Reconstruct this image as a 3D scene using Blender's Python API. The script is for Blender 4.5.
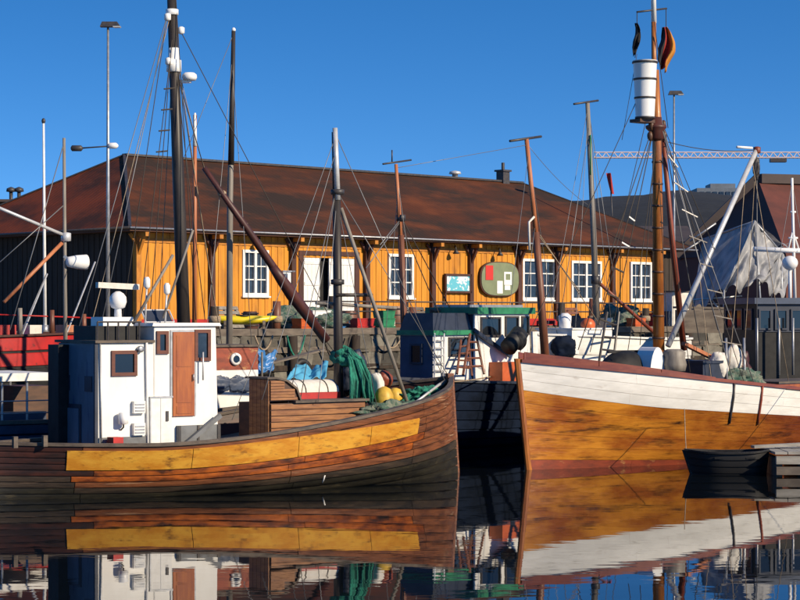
import bpy, bmesh, math, random
from mathutils import Vector, Matrix, noise
rnd = random.Random(7)
S = bpy.context.scene
for o in list(bpy.data.objects): bpy.data.objects.remove(o)
C = S.collection
R = math.radians
# ------------------------------------------------------------------ camera
EYE, FOC, HOR = 4.1, 2000.0, 315.0          # eye height, focal length in photo pixels, horizon row
cd = bpy.data.cameras.new('camera'); cam = bpy.data.objects.new('camera', cd); C.objects.link(cam)
cam.location = (0, 0, EYE); cam.rotation_euler = (R(90), 0, 0)
cd.sensor_width = 36; cd.lens = 36 * FOC / 800; cd.shift_y = (HOR - 300) / 800
cd.clip_start = .5; cd.clip_end = 6000
S.camera = cam
# ------------------------------------------------------------------ sky, sun, exposure
SUN_AZ, SUN_EL = math.atan2(.83, -.56), R(27)
w = bpy.data.worlds.new('World'); S.world = w; w.use_nodes = True
nt = w.node_tree; nt.nodes.clear()
out = nt.nodes.new('ShaderNodeOutputWorld'); bg = nt.nodes.new('ShaderNodeBackground')
sky = nt.nodes.new('ShaderNodeTexSky'); sky.sky_type = 'NISHITA'; sky.sun_disc = False
sky.sun_elevation = SUN_EL; sky.sun_rotation = SUN_AZ
sky.altitude = 0; sky.air_density = 1.0; sky.dust_density = 0.0; sky.ozone_density = 3.0
tc = nt.nodes.new('ShaderNodeTexCoord'); mp = nt.nodes.new('ShaderNodeMapping')
mp.inputs['Scale'].default_value = (1, 1, 2.1); mp.inputs['Location'].default_value = (0, 0, .16)
hs = nt.nodes.new('ShaderNodeHueSaturation'); hs.inputs['Saturation'].default_value = 1.33; hs.inputs['Hue'].default_value = .505
nt.links.new(tc.outputs['Generated'], mp.inputs['Vector']); nt.links.new(mp.outputs[0], sky.inputs[0])
nt.links.new(sky.outputs[0], hs.inputs['Color']); nt.links.new(hs.outputs[0], bg.inputs[0]); nt.links.new(bg.outputs[0], out.inputs[0])
bg.inputs[1].default_value = .145
sd = bpy.data.lights.new('sun', 'SUN'); sd.energy = 4.6; sd.angle = R(.53); sd.color = (1, .84, .62)
sun = bpy.data.objects.new('sun', sd); C.objects.link(sun)
SV = Vector((math.sin(SUN_AZ) * math.cos(SUN_EL), math.cos(SUN_AZ) * math.cos(SUN_EL), math.sin(SUN_EL)))
sun.rotation_euler = SV.to_track_quat('Z', 'Y').to_euler(); sun.location = (30, -20, 40)
S.view_settings.view_transform = 'Standard'; S.view_settings.look = 'None'
S.view_settings.exposure = .36; S.view_settings.gamma = 1; S.view_settings.use_curve_mapping = False
# ------------------------------------------------------------------ helpers
def W(px, py, D): return Vector(((px - 400) / FOC * D, D, EYE + (HOR - py) / FOC * D))
MATS = {}
def mat(name, c1, c2=None, sc=(1, 1, 1), lo=.38, hi=.62, rough=.6, bump=0, bsc=None, metal=0, spec=.5, c3=None, lo3=.6, hi3=.7, sc3=None, alpha=1, gx=None, trans=0, coat=0, wave=None, detail=6):
    m = bpy.data.materials.new(name); m.use_nodes = True; t = m.node_tree; N = t.nodes; Lk = t.links.new
    b = N['Principled BSDF']; b.inputs['Roughness'].default_value = rough; b.inputs['Metallic'].default_value = metal
    b.inputs['Specular IOR Level'].default_value = spec; b.inputs['Coat Weight'].default_value = coat
    b.inputs['Base Color'].default_value = (*c1, 1)
    co = N.new('ShaderNodeTexCoord')
    def nz(scale, det=detail, seed=0):
        mpn = N.new('ShaderNodeMapping'); mpn.inputs['Scale'].default_value = scale; mpn.inputs['Location'].default_value = (seed, seed * 1.7, seed * .6)
        Lk(co.outputs['Object'], mpn.inputs[0]); n = N.new('ShaderNodeTexNoise'); n.inputs['Scale'].default_value = 1
        n.inputs['Detail'].default_value = det; n.inputs['Roughness'].default_value = .6; Lk(mpn.outputs[0], n.inputs[0]); return n.outputs[0]
    def ramp(src, a, z):
        r = N.new('ShaderNodeMapRange'); r.inputs[1].default_value = a; r.inputs[2].default_value = z; Lk(src, r.inputs[0]); return r.outputs[0]
    col = None
    if c2:
        mx = N.new('ShaderNodeMix'); mx.data_type = 'RGBA'; mx.inputs[6].default_value = (*c1, 1); mx.inputs[7].default_value = (*c2, 1)
        Lk(ramp(nz(sc), lo, hi), mx.inputs[0]); col = mx.outputs[2]
        if c3:
            m3 = N.new('ShaderNodeMix'); m3.data_type = 'RGBA'; m3.inputs[7].default_value = (*c3, 1)
            Lk(col, m3.inputs[6]); Lk(ramp(nz(sc3 or sc, seed=5.3), lo3, hi3), m3.inputs[0]); col = m3.outputs[2]
        if gx:
            sp_ = N.new('ShaderNodeSeparateXYZ'); Lk(co.outputs['Object'], sp_.inputs[0]); ad = N.new('ShaderNodeMath'); ad.operation = 'MULTIPLY_ADD'; ad.inputs[1].default_value = 5; Lk(nz((.4, .4, 1.2), seed=9.1), ad.inputs[0]); Lk(sp_.outputs[0], ad.inputs[2])
            m4 = N.new('ShaderNodeMix'); m4.data_type = 'RGBA'; m4.blend_type = 'MULTIPLY'; m4.inputs[7].default_value = (*gx[2], 1); Lk(col, m4.inputs[6]); Lk(ramp(ad.outputs[0], gx[0], gx[1]), m4.inputs[0]); col = m4.outputs[2]
        Lk(col, b.inputs['Base Color'])
    h = None
    if wave:                                     # (axis, pitch): corrugation relief
        wv = N.new('ShaderNodeTexWave'); wv.wave_type = 'BANDS'; wv.bands_direction = wave[0]; wv.inputs['Scale'].default_value = 1 / wave[1] * .314
        Lk(co.outputs['Object'], wv.inputs[0]); bp0 = N.new('ShaderNodeBump'); bp0.inputs['Strength'].default_value = .5; bp0.inputs['Distance'].default_value = wave[2]
        Lk(wv.outputs[1], bp0.inputs['Height']); h = bp0
    if bump:
        bp = N.new('ShaderNodeBump'); bp.inputs['Strength'].default_value = .6; bp.inputs['Distance'].default_value = bump
        Lk(nz(bsc or sc, 4, 2.2), bp.inputs['Height'])
        if h: Lk(h.outputs[0], bp.inputs['Normal'])
        h = bp
    if h: Lk(h.outputs[0], b.inputs['Normal'])
    if trans:
        o = N['Material Output']; tl = N.new('ShaderNodeBsdfTranslucent'); ms = N.new('ShaderNodeMixShader'); ms.inputs[0].default_value = trans
        if col: Lk(col, tl.inputs[0])
        else: tl.inputs[0].default_value = (*c1, 1)
        Lk(b.outputs[0], ms.inputs[1]); Lk(tl.outputs[0], ms.inputs[2]); Lk(ms.outputs[0], o.inputs[0])
    MATS[name] = m; return m
class MB:
    def __init__(s): s.v = []; s.f = []
    def add(s, vs, fs):
        n = len(s.v); s.v += [Vector(v) for v in vs]; s.f += [tuple(i + n for i in f) for f in fs]; return s
    def box(s, x0, x1, y0, y1, z0, z1):
        return s.frus(x0, x1, y0, y1, z0, x0, x1, y0, y1, z1)
    def frus(s, x0, x1, y0, y1, z0, X0, X1, Y0, Y1, z1):
        return s.add([(x0, y0, z0), (x1, y0, z0), (x1, y1, z0), (x0, y1, z0), (X0, Y0, z1), (X1, Y0, z1), (X1, Y1, z1), (X0, Y1, z1)],
                     [(3, 2, 1, 0), (4, 5, 6, 7), (0, 1, 5, 4), (1, 2, 6, 5), (2, 3, 7, 6), (3, 0, 4, 7)])
    def tube(s, pts, rad, n=8, caps=True):
        pts = [Vector(p) for p in pts]; k = len(pts)
        if not hasattr(rad, '__len__'): rad = [rad] * k
        base = len(s.v); ref = Vector((0, 0, 1)) if abs((pts[-1] - pts[0]).normalized().z) < .9 else Vector((1, 0, 0))
        for i, p in enumerate(pts):
            d = (pts[min(i + 1, k - 1)] - pts[max(i - 1, 0)]).normalized(); a = d.cross(ref).normalized(); b = d.cross(a)
            for j in range(n):
                t = 2 * math.pi * j / n; s.v.append(p + (a * math.cos(t) + b * math.sin(t)) * rad[i])
        for i in range(k - 1):
            for j in range(n):
                s.f.append((base + i * n + j, base + i * n + (j + 1) % n, base + (i + 1) * n + (j + 1) % n, base + (i + 1) * n + j))
        if caps: s.f.append(tuple(base + j for j in range(n))[::-1]); s.f.append(tuple(base + (k - 1) * n + j for j in range(n)))
        return s
    def bar(s, a, b, wd, ht, up=(0, 0, 1)):       # rectangular bar between two points
        a, b = Vector(a), Vector(b); d = (b - a).normalized(); u = Vector(up)
        if abs(d.dot(u)) > .98: u = Vector((0, 1, 0))
        l = d.cross(u).normalized(); u = l.cross(d).normalized(); vs = []
        for p in (a, b):
            for i, j in ((-1, -1), (1, -1), (1, 1), (-1, 1)): vs.append(p + l * i * wd / 2 + u * j * ht / 2)
        return s.add(vs, [(3, 2, 1, 0), (4, 5, 6, 7), (0, 1, 5, 4), (1, 2, 6, 5), (2, 3, 7, 6), (3, 0, 4, 7)])
    def lathe(s, c, prof, n=20, axis='z', fold=0, nf=7):
        c = Vector(c); base = len(s.v); k = len(prof)
        for r, h in prof:
            for j in range(n):
                t = 2 * math.pi * j / n; q = r * (1 + fold * math.sin(nf * t + h * 2.3))
                a, b = q * math.cos(t), q * math.sin(t)
                s.v.append(c + (Vector((a, b, h)) if axis == 'z' else Vector((h, a, b)) if axis == 'x' else Vector((a, h, b))))
        for i in range(k - 1):
            for j in range(n): s.f.append((base + i * n + j, base + i * n + (j + 1) % n, base + (i + 1) * n + (j + 1) % n, base + (i + 1) * n + j))
        s.f.append(tuple(base + j for j in range(n))[::-1]); s.f.append(tuple(base + (k - 1) * n + j for j in range(n)))
        return s
    def blob(s, c, r, seed=0, amp=.2, fr=1.6, nu=40, nv=28):
        c = Vector(c); base = len(s.v); sd_ = Vector((seed * 3.1, seed * 1.7, seed * 5.3))
        for i in range(nv + 1):
            ph = math.pi * i / nv
            for j in range(nu):
                t = 2 * math.pi * j / nu; d = Vector((math.sin(ph) * math.cos(t), math.sin(ph) * math.sin(t), math.cos(ph)))
                k = 1 + amp * (1.5 * noise.noise(d * fr + sd_) + .9 * (.35 - abs(noise.noise(d * fr * 2.6 + sd_))) + .18 * noise.noise(d * fr * 6 + sd_)) if amp else 1
                s.v.append(c + Vector((d.x * r[0], d.y * r[1], d.z * r[2])) * k)
        for i in range(nv):
            for j in range(nu): s.f.append((base + i * nu + j, base + (i + 1) * nu + j, base + (i + 1) * nu + (j + 1) % nu, base + i * nu + (j + 1) % nu))
        return s
    def grid(s, fn, nu, nv):
        base = len(s.v)
        for i in range(nu + 1):
            for j in range(nv + 1): s.v.append(Vector(fn(i / nu, j / nv)))
        for i in range(nu):
            for j in range(nv):
                a = base + i * (nv + 1) + j; s.f.append((a, a + nv + 1, a + nv + 2, a + 1))
        return s
    def mesh(s, name, m, smooth=False, inv=None):
        me = bpy.data.meshes.new(name); vs = [inv @ v for v in s.v] if inv is not None else s.v
        me.from_pydata(vs, [], s.f); me.materials.append(MATS[m])
        if smooth: me.shade_smooth()
        me.update(); return me
    def build(s, name, m, parent=None, smooth=False, world=False, sharp=None):
        inv = MW[parent.name].inverted() if (world and parent is not None) else None
        me = s.mesh(name, m, smooth, inv)
        if sharp: me.set_sharp_from_angle(angle=R(sharp))
        o = bpy.data.objects.new(name, me); C.objects.link(o)
        if parent is not None:
            o.parent = parent; MW[o.name] = MW[parent.name]
        else: MW[o.name] = Matrix()
        return o
MW = {}; BEV = []
def tag(o, label=None, cat=None, group=None, kind=None):
    for k, v in (('label', label), ('category', cat), ('group', group), ('kind', kind)):
        if v: o[k] = v
    return o
def thing(name, label, cat, loc=(0, 0, 0), rz=0, group=None):
    o = bpy.data.objects.new(name, None); C.objects.link(o); o.location = loc; o.rotation_euler = (0, 0, rz); o.empty_display_size = .3
    MW[o.name] = Matrix.Translation(Vector(loc)) @ Matrix.Rotation(rz, 4, 'Z')
    return tag(o, label, cat, group)
def place(o, name, parent=None, loc=(0, 0, 0), rot=(0, 0, 0), scale=(1, 1, 1)):
    c = bpy.data.objects.new(name, o); C.objects.link(c); c.location = loc; c.rotation_euler = rot; c.scale = scale
    if parent is not None: c.parent = parent
    return c
class Frame:                                      # where a photo pixel meets a plane of a thing's own axes
    def __init__(s, root): s.M = MW[root.name]; s.I = s.M.inverted()
    def hit(s, px, py, ax, val):
        o = s.I @ Vector((0, 0, EYE)); d = s.I.to_3x3() @ (W(px, py, 1) - Vector((0, 0, EYE)))
        t = (val - o[ax]) / d[ax]; return o + d * t
    def y(s, px, py, v=0): return s.hit(px, py, 1, v)
    def x(s, px, py, v=0): return s.hit(px, py, 0, v)
    def z(s, px, py, v=0): return s.hit(px, py, 2, v)
def cable(a, b, sag=0, n=8):
    a, b = Vector(a), Vector(b)
    return [a.lerp(b, i / n) - Vector((0, 0, sag * 4 * (i / n) * (1 - i / n))) for i in range(n + 1)]
def rope(name, m, parent, a, b, r=.014, sag=0, world=True):
    return MB().tube(cable(a, b, sag, 8 if sag else 1), r, 5).build(name, m, parent, True, world)
# ------------------------------------------------------------------ materials
mat('water', (.004, .006, .008), rough=.015, spec=.5)
mat('facade', (.62, .265, .016), (.50, .19, .011), (5, 5, .4), .36, .64, rough=.7, bump=.006, bsc=(14, 14, 1), c3=(.26, .10, .014), lo3=.54, hi3=.80, sc3=(1.8, 1.8, .5))
mat('facade_trim', (.50, .20, .02), (.36, .13, .015), (4, 4, 2), rough=.7)
mat('tarred_board', (.022, .016, .012), (.045, .03, .02), (5, 5, .6), rough=.85, bump=.006)
mat('post_brown', (.045, .016, .011), (.08, .025, .015), (4, 4, 1), rough=.7)
mat('soffit', (.10, .045, .025), (.07, .03, .02), (3, 3, 3), rough=.8)
mat('red_paint', (.46, .018, .014), (.33, .014, .012), (2, 2, 2), rough=.5, c3=(.1, .02, .015), sc3=(5, 5, 5), lo3=.62, hi3=.75)
mat('roof_rust', (.034, .021, .014), (.085, .027, .011), (.22, .32, .5), .40, .62, rough=.8, spec=.2, bump=.01, bsc=(6, 6, 6), c3=(.16, .046, .015), lo3=.50, hi3=.80, sc3=(.30, .60, 1.0), detail=9, wave=('X', .28, .014))
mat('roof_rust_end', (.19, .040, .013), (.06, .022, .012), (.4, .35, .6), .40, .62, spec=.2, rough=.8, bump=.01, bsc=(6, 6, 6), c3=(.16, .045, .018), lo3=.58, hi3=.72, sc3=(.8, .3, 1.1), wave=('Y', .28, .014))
mat('metal_grey', (.42, .43, .45), (.32, .33, .34), (6, 6, 6), rough=.45, metal=.6)
mat('metal_pale', (.62, .63, .64), (.5, .5, .5), (5, 5, 5), rough=.4, metal=.3)
mat('metal_dark', (.03, .03, .035), (.06, .05, .045), (8, 8, 8), rough=.5)
mat('white_paint', (.80, .79, .75), (.74, .72, .67), (1.5, 1.5, .7), rough=.45, bump=.002, bsc=(9, 9, 9), c3=(.52, .44, .34), lo3=.66, hi3=.85, sc3=(2.2, 2.2, .5))
mat('white_trim', (.80, .79, .76), (.68, .67, .64), (4, 4, 4), rough=.5)
mat('grp_white', (.80, .80, .79), rough=.3)
mat('glass_dark', (.012, .015, .02), rough=.06, spec=.6)
mat('glass_pale', (.035, .05, .075), (.012, .016, .022), (1.5, 1.5, 1.2), rough=.10, spec=.5)
mat('mahogany', (.10, .030, .014), (.15, .045, .018), (3, 3, 12), rough=.4)
mat('door_varnish', (.40, .115, .014), (.28, .070, .011), (8, 8, 1.2), rough=.35, coat=.3)
mat('band_yellow', (.66, .34, .04), (.52, .21, .018), (1.3, 1.3, 4), .40, .60, rough=.42, bump=.008, bsc=(7, 7, 20), c3=(.17, .07, .016), lo3=.55, hi3=.74, sc3=(3.2, 3.2, 9), coat=.1)
mat('band_orange', (.42, .105, .014), (.13, .032, .011), (1.6, 1.6, 5), .40, .62, rough=.45, bump=.010, bsc=(5, 5, 22), c3=(.022, .013, .010), lo3=.52, hi3=.66, sc3=(1.3, 1.3, 3.4))
mat('plank_brown', (.24, .082, .030), (.085, .030, .015), (1.4, 1.4, 12), .36, .64, rough=.5, bump=.012, bsc=(4, 4, 36), c3=(.42, .26, .15), lo3=.61, hi3=.72, sc3=(.9, .9, 22))
mat('plank_dark', (.052, .034, .020), (.016, .012, .009), (1.0, 1.0, 7), rough=.6, bump=.014, bsc=(4, 4, 30), c3=(.14, .09, .055), lo3=.60, hi3=.74, sc3=(1.2, 1.2, 18))  # weathered brown, made darker for the shadow low on the hull
mat('plank_slime_shadow', (.026, .023, .014), (.011, .010, .007), (1.6, 1.6, 5), rough=.5, bump=.010, bsc=(4, 4, 20), c3=(.075, .06, .03), lo3=.60, hi3=.76, sc3=(1.6, 1.6, 9))  # slimy bottom colour, darkened further for shadow where the hull turns under
mat('plank_red_brown', (.060, .017, .010), (.020, .009, .007), (1.5, 1.5, 5), rough=.55, bump=.008, bsc=(4, 4, 24))
mat('hull_varnish', (.60, .24, .024), (.30, .082, .011), (.8, .8, 2.2), .36, .62, rough=.24, bump=.016, bsc=(3, 3, 22), c3=(.040, .016, .008), lo3=.53, hi3=.70, sc3=(.9, .9, 6), coat=.3, gx=(10.2, 4.0, (.36, .25, .33)), detail=9)
mat('hull_white', (.78, .77, .73), (.68, .67, .63), (1.6, 1.6, 6), rough=.42, bump=.006, bsc=(3, 3, 22), c3=(.42, .37, .31), lo3=.62, hi3=.80, sc3=(1.8, 1.8, 7))
mat('boot_red', (.30, .055, .022), (.17, .035, .018), (2, 2, 5), rough=.6, c3=(.42, .22, .08), sc3=(3, 3, 6))
mat('rail_mahogany', (.16, .035, .014), (.24, .06, .02), (2, 2, 9), rough=.35, coat=.3)
mat('rail_weathered', (.13, .10, .075), (.07, .055, .045), (3, 3, 9), rough=.7)
mat('deck_wood', (.16, .12, .085), (.10, .075, .055), (1, 8, 1), rough=.75)
mat('cabin_plank', (.33, .145, .05), (.19, .075, .03), (2, 2, 12), rough=.5, bump=.005, bsc=(4, 4, 24), c3=(.38, .20, .10), lo3=.6, hi3=.75, sc3=(1.5, 1.5, 10))
mat('cabin_dark', (.10, .045, .022), (.05, .024, .014), (2, 2, 8), rough=.5)
mat('mast_black', (.018, .015, .014), (.04, .032, .028), (8, 8, 1), rough=.5)
mat('mast_pine', (.42, .15, .028), (.24, .075, .018), (7, 7, .9), rough=.4, coat=.2, c3=(.06, .03, .015), lo3=.64, hi3=.78, sc3=(5, 5, 1.6))
mat('mast_brown', (.22, .08, .04), (.13, .05, .028), (7, 7, .8), rough=.5)
mat('mast_orange', (.48, .18, .075), (.36, .12, .05), (7, 7, .9), rough=.5)
mat('mast_grey', (.26, .235, .20), (.16, .14, .12), (7, 7, .8), rough=.6)
mat('boom_dark', (.085, .022, .016), (.05, .016, .014), (5, 5, 1), rough=.5)
mat('boom_red', (.24, .05, .022), (.15, .035, .018), (5, 5, 1), rough=.5)
mat('rope_dark', (.05, .042, .035), rough=.9)
mat('rope_tan', (.36, .28, .19), (.24, .18, .12), (20, 20, 20), rough=.9)
mat('wire', (.22, .22, .22), rough=.5, metal=.5)
mat('aft_blue', (.13, .17, .225), (.09, .12, .165), (2, 2, 1), rough=.5, c3=(.03, .06, .13), sc3=(3, 3, 1))
mat('grey_paint', (.16, .17, .18), (.11, .115, .12), (3, 3, 3), rough=.6)
mat('blue_paint', (.050, .075, .130), (.034, .050, .09), (2, 2, 2), rough=.5)
mat('navy_paint', (.024, .033, .058), (.014, .02, .035), (2, 2, 2), rough=.5)
mat('navy_hull', (.009, .016, .036), (.004, .007, .015), (1.2, 1.2, 2), rough=.7, spec=.08)
mat('black_paint', (.010, .010, .011), (.02, .02, .02), (4, 4, 4), rough=.6, spec=.3)
mat('rubber', (.012, .012, .013), rough=.6)
mat('green_paint', (.03, .22, .10), (.02, .15, .07), (4, 4, 4), rough=.5)
mat('green_net', (.02, .24, .16), (.006, .08, .06), (9, 9, 3), rough=.9, bump=.06, bsc=(14, 14, 5))
mat('net_mix', (.035, .09, .07), (.17, .19, .15), (6, 6, 6), .42, .58, rough=.9, bump=.08, bsc=(11, 11, 11))
mat('blue_tarp', (.05, .20, .48), (.04, .15, .36), (4, 4, 4), rough=.4, bump=.03)
mat('cyan_tarp', (.10, .40, .62), (.08, .3, .48), (4, 4, 4), rough=.4, bump=.03)
mat('yellow_plastic', (.72, .56, .02), rough=.35)
mat('yellow_soft', (.66, .42, .05), (.5, .3, .04), (6, 6, 6), rough=.5)
mat('orange_plastic', (.55, .12, .03), (.45, .09, .02), (5, 5, 5), rough=.4)
mat('canvas_white', (.70, .67, .60), (.6, .56, .5), (6, 6, 6), rough=.8, bump=.01)
mat('stone', (.11, .10, .08), (.07, .062, .05), (1.6, 1.6, 1.6), rough=.85, bump=.03, bsc=(7, 7, 7), c3=(.09, .085, .06), sc3=(2.5, 2.5, 2.5))
mat('quay_wood', (.17, .14, .11), (.10, .08, .065), (1.4, 5, 5), rough=.85, bump=.01)
mat('quay_top', (.22, .20, .17), (.16, .145, .12), (.8, .8, .8), rough=.9, bump=.01)
mat('tarp_grey', (.46, .46, .46), (.24, .245, .255), (2.2, 2.2, 1.0), rough=.45, trans=.25, bump=.05, bsc=(5, 5, 2))
mat('hill_forest', (.008, .011, .016), (.015, .018, .022), (.05, .05, .05), rough=.95, bump=1.5, bsc=(.08, .08, .08))
mat('far_red', (.16, .045, .028), (.10, .032, .022), (.3, .3, .3), rough=.8)
mat('far_roof', (.045, .035, .034), (.07, .05, .045), (.3, .3, .3), rough=.8)
mat('far_concrete', (.14, .17, .21), (.11, .13, .16), (.2, .2, .2), rough=.6)
mat('crane_paint', (.62, .50, .48), rough=.6)
mat('sign_green', (.20, .235, .13), (.17, .2, .11), (2, 2, 2), rough=.5)
mat('sign_red', (.55, .03, .02), rough=.5)
mat('sign_white', (.8, .8, .78), rough=.5)
mat('sign_cyan', (.12, .45, .55), (.7, .75, .75), (2.6, 2.6, 3.4), .47, .53, rough=.4, detail=2)
mat('flag_black', (.012, .012, .015), rough=.8)
mat('flag_red', (.33, .02, .015), rough=.8)
mat('flag_gold', (.50, .20, .025), rough=.8)
mat('dock_wood', (.36, .34, .30), (.24, .225, .195), (1.2, 6, 6), rough=.85, bump=.008)
# water relief: long flat ripples lying across the view
m = MATS['water']; t = m.node_tree; b = t.nodes['Principled BSDF']; b.inputs['IOR'].default_value = 1.33
co = t.nodes.new('ShaderNodeTexCoord'); prev = None
for sc, dist in (((.28, .75, 1), .0028), ((1.5, 3.2, 1), .0007)):
    mpn = t.nodes.new('ShaderNodeMapping'); mpn.inputs['Scale'].default_value = sc; t.links.new(co.outputs['Object'], mpn.inputs[0])
    n = t.nodes.new('ShaderNodeTexNoise'); n.inputs['Scale'].default_value = 1; n.inputs['Detail'].default_value = 2; t.links.new(mpn.outputs[0], n.inputs[0])
    bp = t.nodes.new('ShaderNodeBump'); bp.inputs['Strength'].default_value = 1; bp.inputs['Distance'].default_value = dist
    t.links.new(n.outputs[0], bp.inputs['Height'])
    if prev: t.links.new(prev.outputs[0], bp.inputs['Normal'])
    prev = bp
t.links.new(prev.outputs[0], b.inputs['Normal'])

# ------------------------------------------------------------------ water, hill, quay
o = MB().add([(-3000, -60, 0), (3000, -60, 0), (3000, 3000, 0), (-3000, 3000, 0)], [(0, 1, 2, 3)]).build('water', 'water'); tag(o, kind='structure')
def hillz(u, v):
    x = -300 + 1700 * u; y = 700 + 500 * v
    h = max(0, min(1, (x - 38) / 30)) ** .8 * 60 - 6 * max(0, min(1, (x - 130) / 120))
    return (x, y, -2 + math.sin(math.pi * min(1, v * 1.15)) ** .6 * (h + 5 * noise.noise((x * .02, v * 3, 0)) + 2.0 * noise.noise((x * .12, v * 9, 2))))
o = MB().grid(hillz, 200, 24).build('hill', 'hill_forest', None, True); tag(o, kind='structure')
A45 = R(45); U = Vector((math.cos(A45), math.sin(A45), 0)); V = Vector((-math.sin(A45), math.cos(A45), 0))   # along / behind the warehouse front
EC = Vector((-11.07, 82, 0))                      # front left corner of the eaves
QZ = 3.4
wh = thing('warehouse', 'long ochre yellow timber warehouse with rusty hipped roof on the quay', 'warehouse', EC, A45)
QF = -12.5                                        # quay edge in front of the eaves (warehouse axes)
q = thing('quay', None, None, EC, A45); tag(q, kind='structure')
MB().box(-60, 140, QF + .45, 120, -2, QZ).build('quay_body', 'quay_top', q)
# coping timbers and stone facing
cop = MB().box(0, 3.96, QF - .12, QF + .5, QZ - .02, QZ + .22).mesh('coping_timber', 'quay_wood')
for i in range(-2, 16): place(cop, 'coping_timber', q, (i * 4, 0, rnd.uniform(-.015, .015)))
mat('stone_dark', (.05, .047, .04), (.028, .026, .022), (1.6, 1.6, 1.6), rough=.85, bump=.03, bsc=(7, 7, 7))
mat('stone_pale', (.20, .185, .15), (.13, .12, .1), (1.6, 1.6, 1.6), rough=.85, bump=.03, bsc=(7, 7, 7))
sts = []
for k in range(12):
    mb = MB(); bm = bmesh.new(); bmesh.ops.create_cube(bm, size=1); bmesh.ops.bevel(bm, geom=bm.edges[:], offset=.14, segments=2)
    for v in bm.verts: v.co += Vector((rnd.uniform(-.07, .07), rnd.uniform(-.09, .09), rnd.uniform(-.07, .07)))
    me = bpy.data.meshes.new('stone'); bm.to_mesh(me); bm.free(); me.materials.append(MATS[('stone', 'stone', 'stone_dark', 'stone_pale')[k % 4]]); sts.append(me)
for row in range(5):
    x = -8 - rnd.random()
    while x < 52:
        wd = rnd.uniform(.8, 1.5)
        place(rnd.choice(sts), 'stone', q, (x + wd / 2, QF + .22 + rnd.uniform(-.06, .06), QZ - .32 - row * .62), (0, 0, 0), (wd - .03, .6, .6)); x += wd
MB().box(-60, 140, QF + .3, QF + .44, -2, QZ - .05).build('quay_backing', 'tarred_board', q)
for z in (2.75, 2.1):
    for i in range(-2, 14): MB().box(i * 4, i * 4 + 3.97, QF - .11, QF - .04, z, z + .2).build('fender_timber', 'tarred_board' if z < 2.5 else 'quay_wood', q)
pile = MB().tube([(0, 0, -1.5), (0, 0, QZ - .05)], .16, 10).mesh('fender_pile', 'tarred_board', True)
for i in range(-1, 20): place(pile, 'fender_pile', q, (i * 2.9 + .5, QF - .28, 0), (R(rnd.uniform(-1.5, 1.5)), R(rnd.uniform(-1.5, 1.5)), 0))

# ------------------------------------------------------------------ warehouse
WL_, WW, EZ, RZ = 38.5, 15.8, 7.72, 11.42         # eave length, depth, eave and ridge height
AL, AR = 5.7, 5.4; OV = .75; FZ = 3.82
F = Frame(wh)
def s_at(px, y=OV): return F.y(px, 300, y).x
roof = MB().add([(0, 0, EZ), (WL_, 0, EZ), (WL_ - AR, WW / 2, RZ), (AL, WW / 2, RZ)], [(0, 1, 2, 3)]).build('roof', 'roof_rust', wh)
MB().add([(0, WW, EZ), (WL_, WW, EZ), (WL_ - AR, WW / 2, RZ), (AL, WW / 2, RZ)], [(3, 2, 1, 0)]).build('roof_slope', 'roof_rust', wh)
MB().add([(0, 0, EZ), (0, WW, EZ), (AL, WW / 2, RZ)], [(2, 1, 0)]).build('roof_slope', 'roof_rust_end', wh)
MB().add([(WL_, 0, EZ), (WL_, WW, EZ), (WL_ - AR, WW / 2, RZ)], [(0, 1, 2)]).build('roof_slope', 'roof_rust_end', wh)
MB().box(.02, WL_ - .02, .02, WW - .02, EZ - .16, EZ - .03).build('soffit', 'soffit', wh)
MB().bar((AL, WW / 2, RZ + .03), (WL_ - AR, WW / 2, RZ + .03), .35, .1).build('ridge_cap', 'metal_dark', roof)
for a, b_ in (((0, 0, EZ), (AL, WW / 2, RZ)), ((0, WW, EZ), (AL, WW / 2, RZ)), ((WL_, 0, EZ), (WL_ - AR, WW / 2, RZ)), ((WL_, WW, EZ), (WL_ - AR, WW / 2, RZ))):
    MB().bar(Vector(a) + Vector((0, 0, .03)), Vector(b_) + Vector((0, 0, .03)), .13, .06).build('hip_cap', 'metal_dark', roof)
MB().tube([(-.05, -.08, EZ - .03), (WL_ + .05, -.08, EZ - .08)], .042, 8).build('gutter', 'metal_grey', roof, True)
MB().tube([(-.08, -.05, EZ - .03), (-.08, WW, EZ - .08)], .05, 8).build('gutter', 'metal_dark', roof, True)
p = F.y(503, 172, WW / 2)
ch = MB().box(p.x - .26, p.x + .26, WW / 2 - .26, WW / 2 + .26, RZ - .4, RZ + .55).build('chimney', 'metal_dark', roof)
MB().box(p.x - .34, p.x + .34, WW / 2 - .34, WW / 2 + .34, RZ + .55, RZ + .65).tube([(p.x, WW / 2, RZ + .6), (p.x, WW / 2, RZ + 1.05)], .09, 8).build('chimney_cap', 'metal_dark', roof)
p = F.y(455, 175, WW / 2)
MB().lathe((p.x, WW / 2, RZ), [(.16, 0), (.16, .22), (.34, .24), (.3, .36), (.04, .42)], 12).build('roof_vent', 'metal_pale', roof, True)
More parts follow.
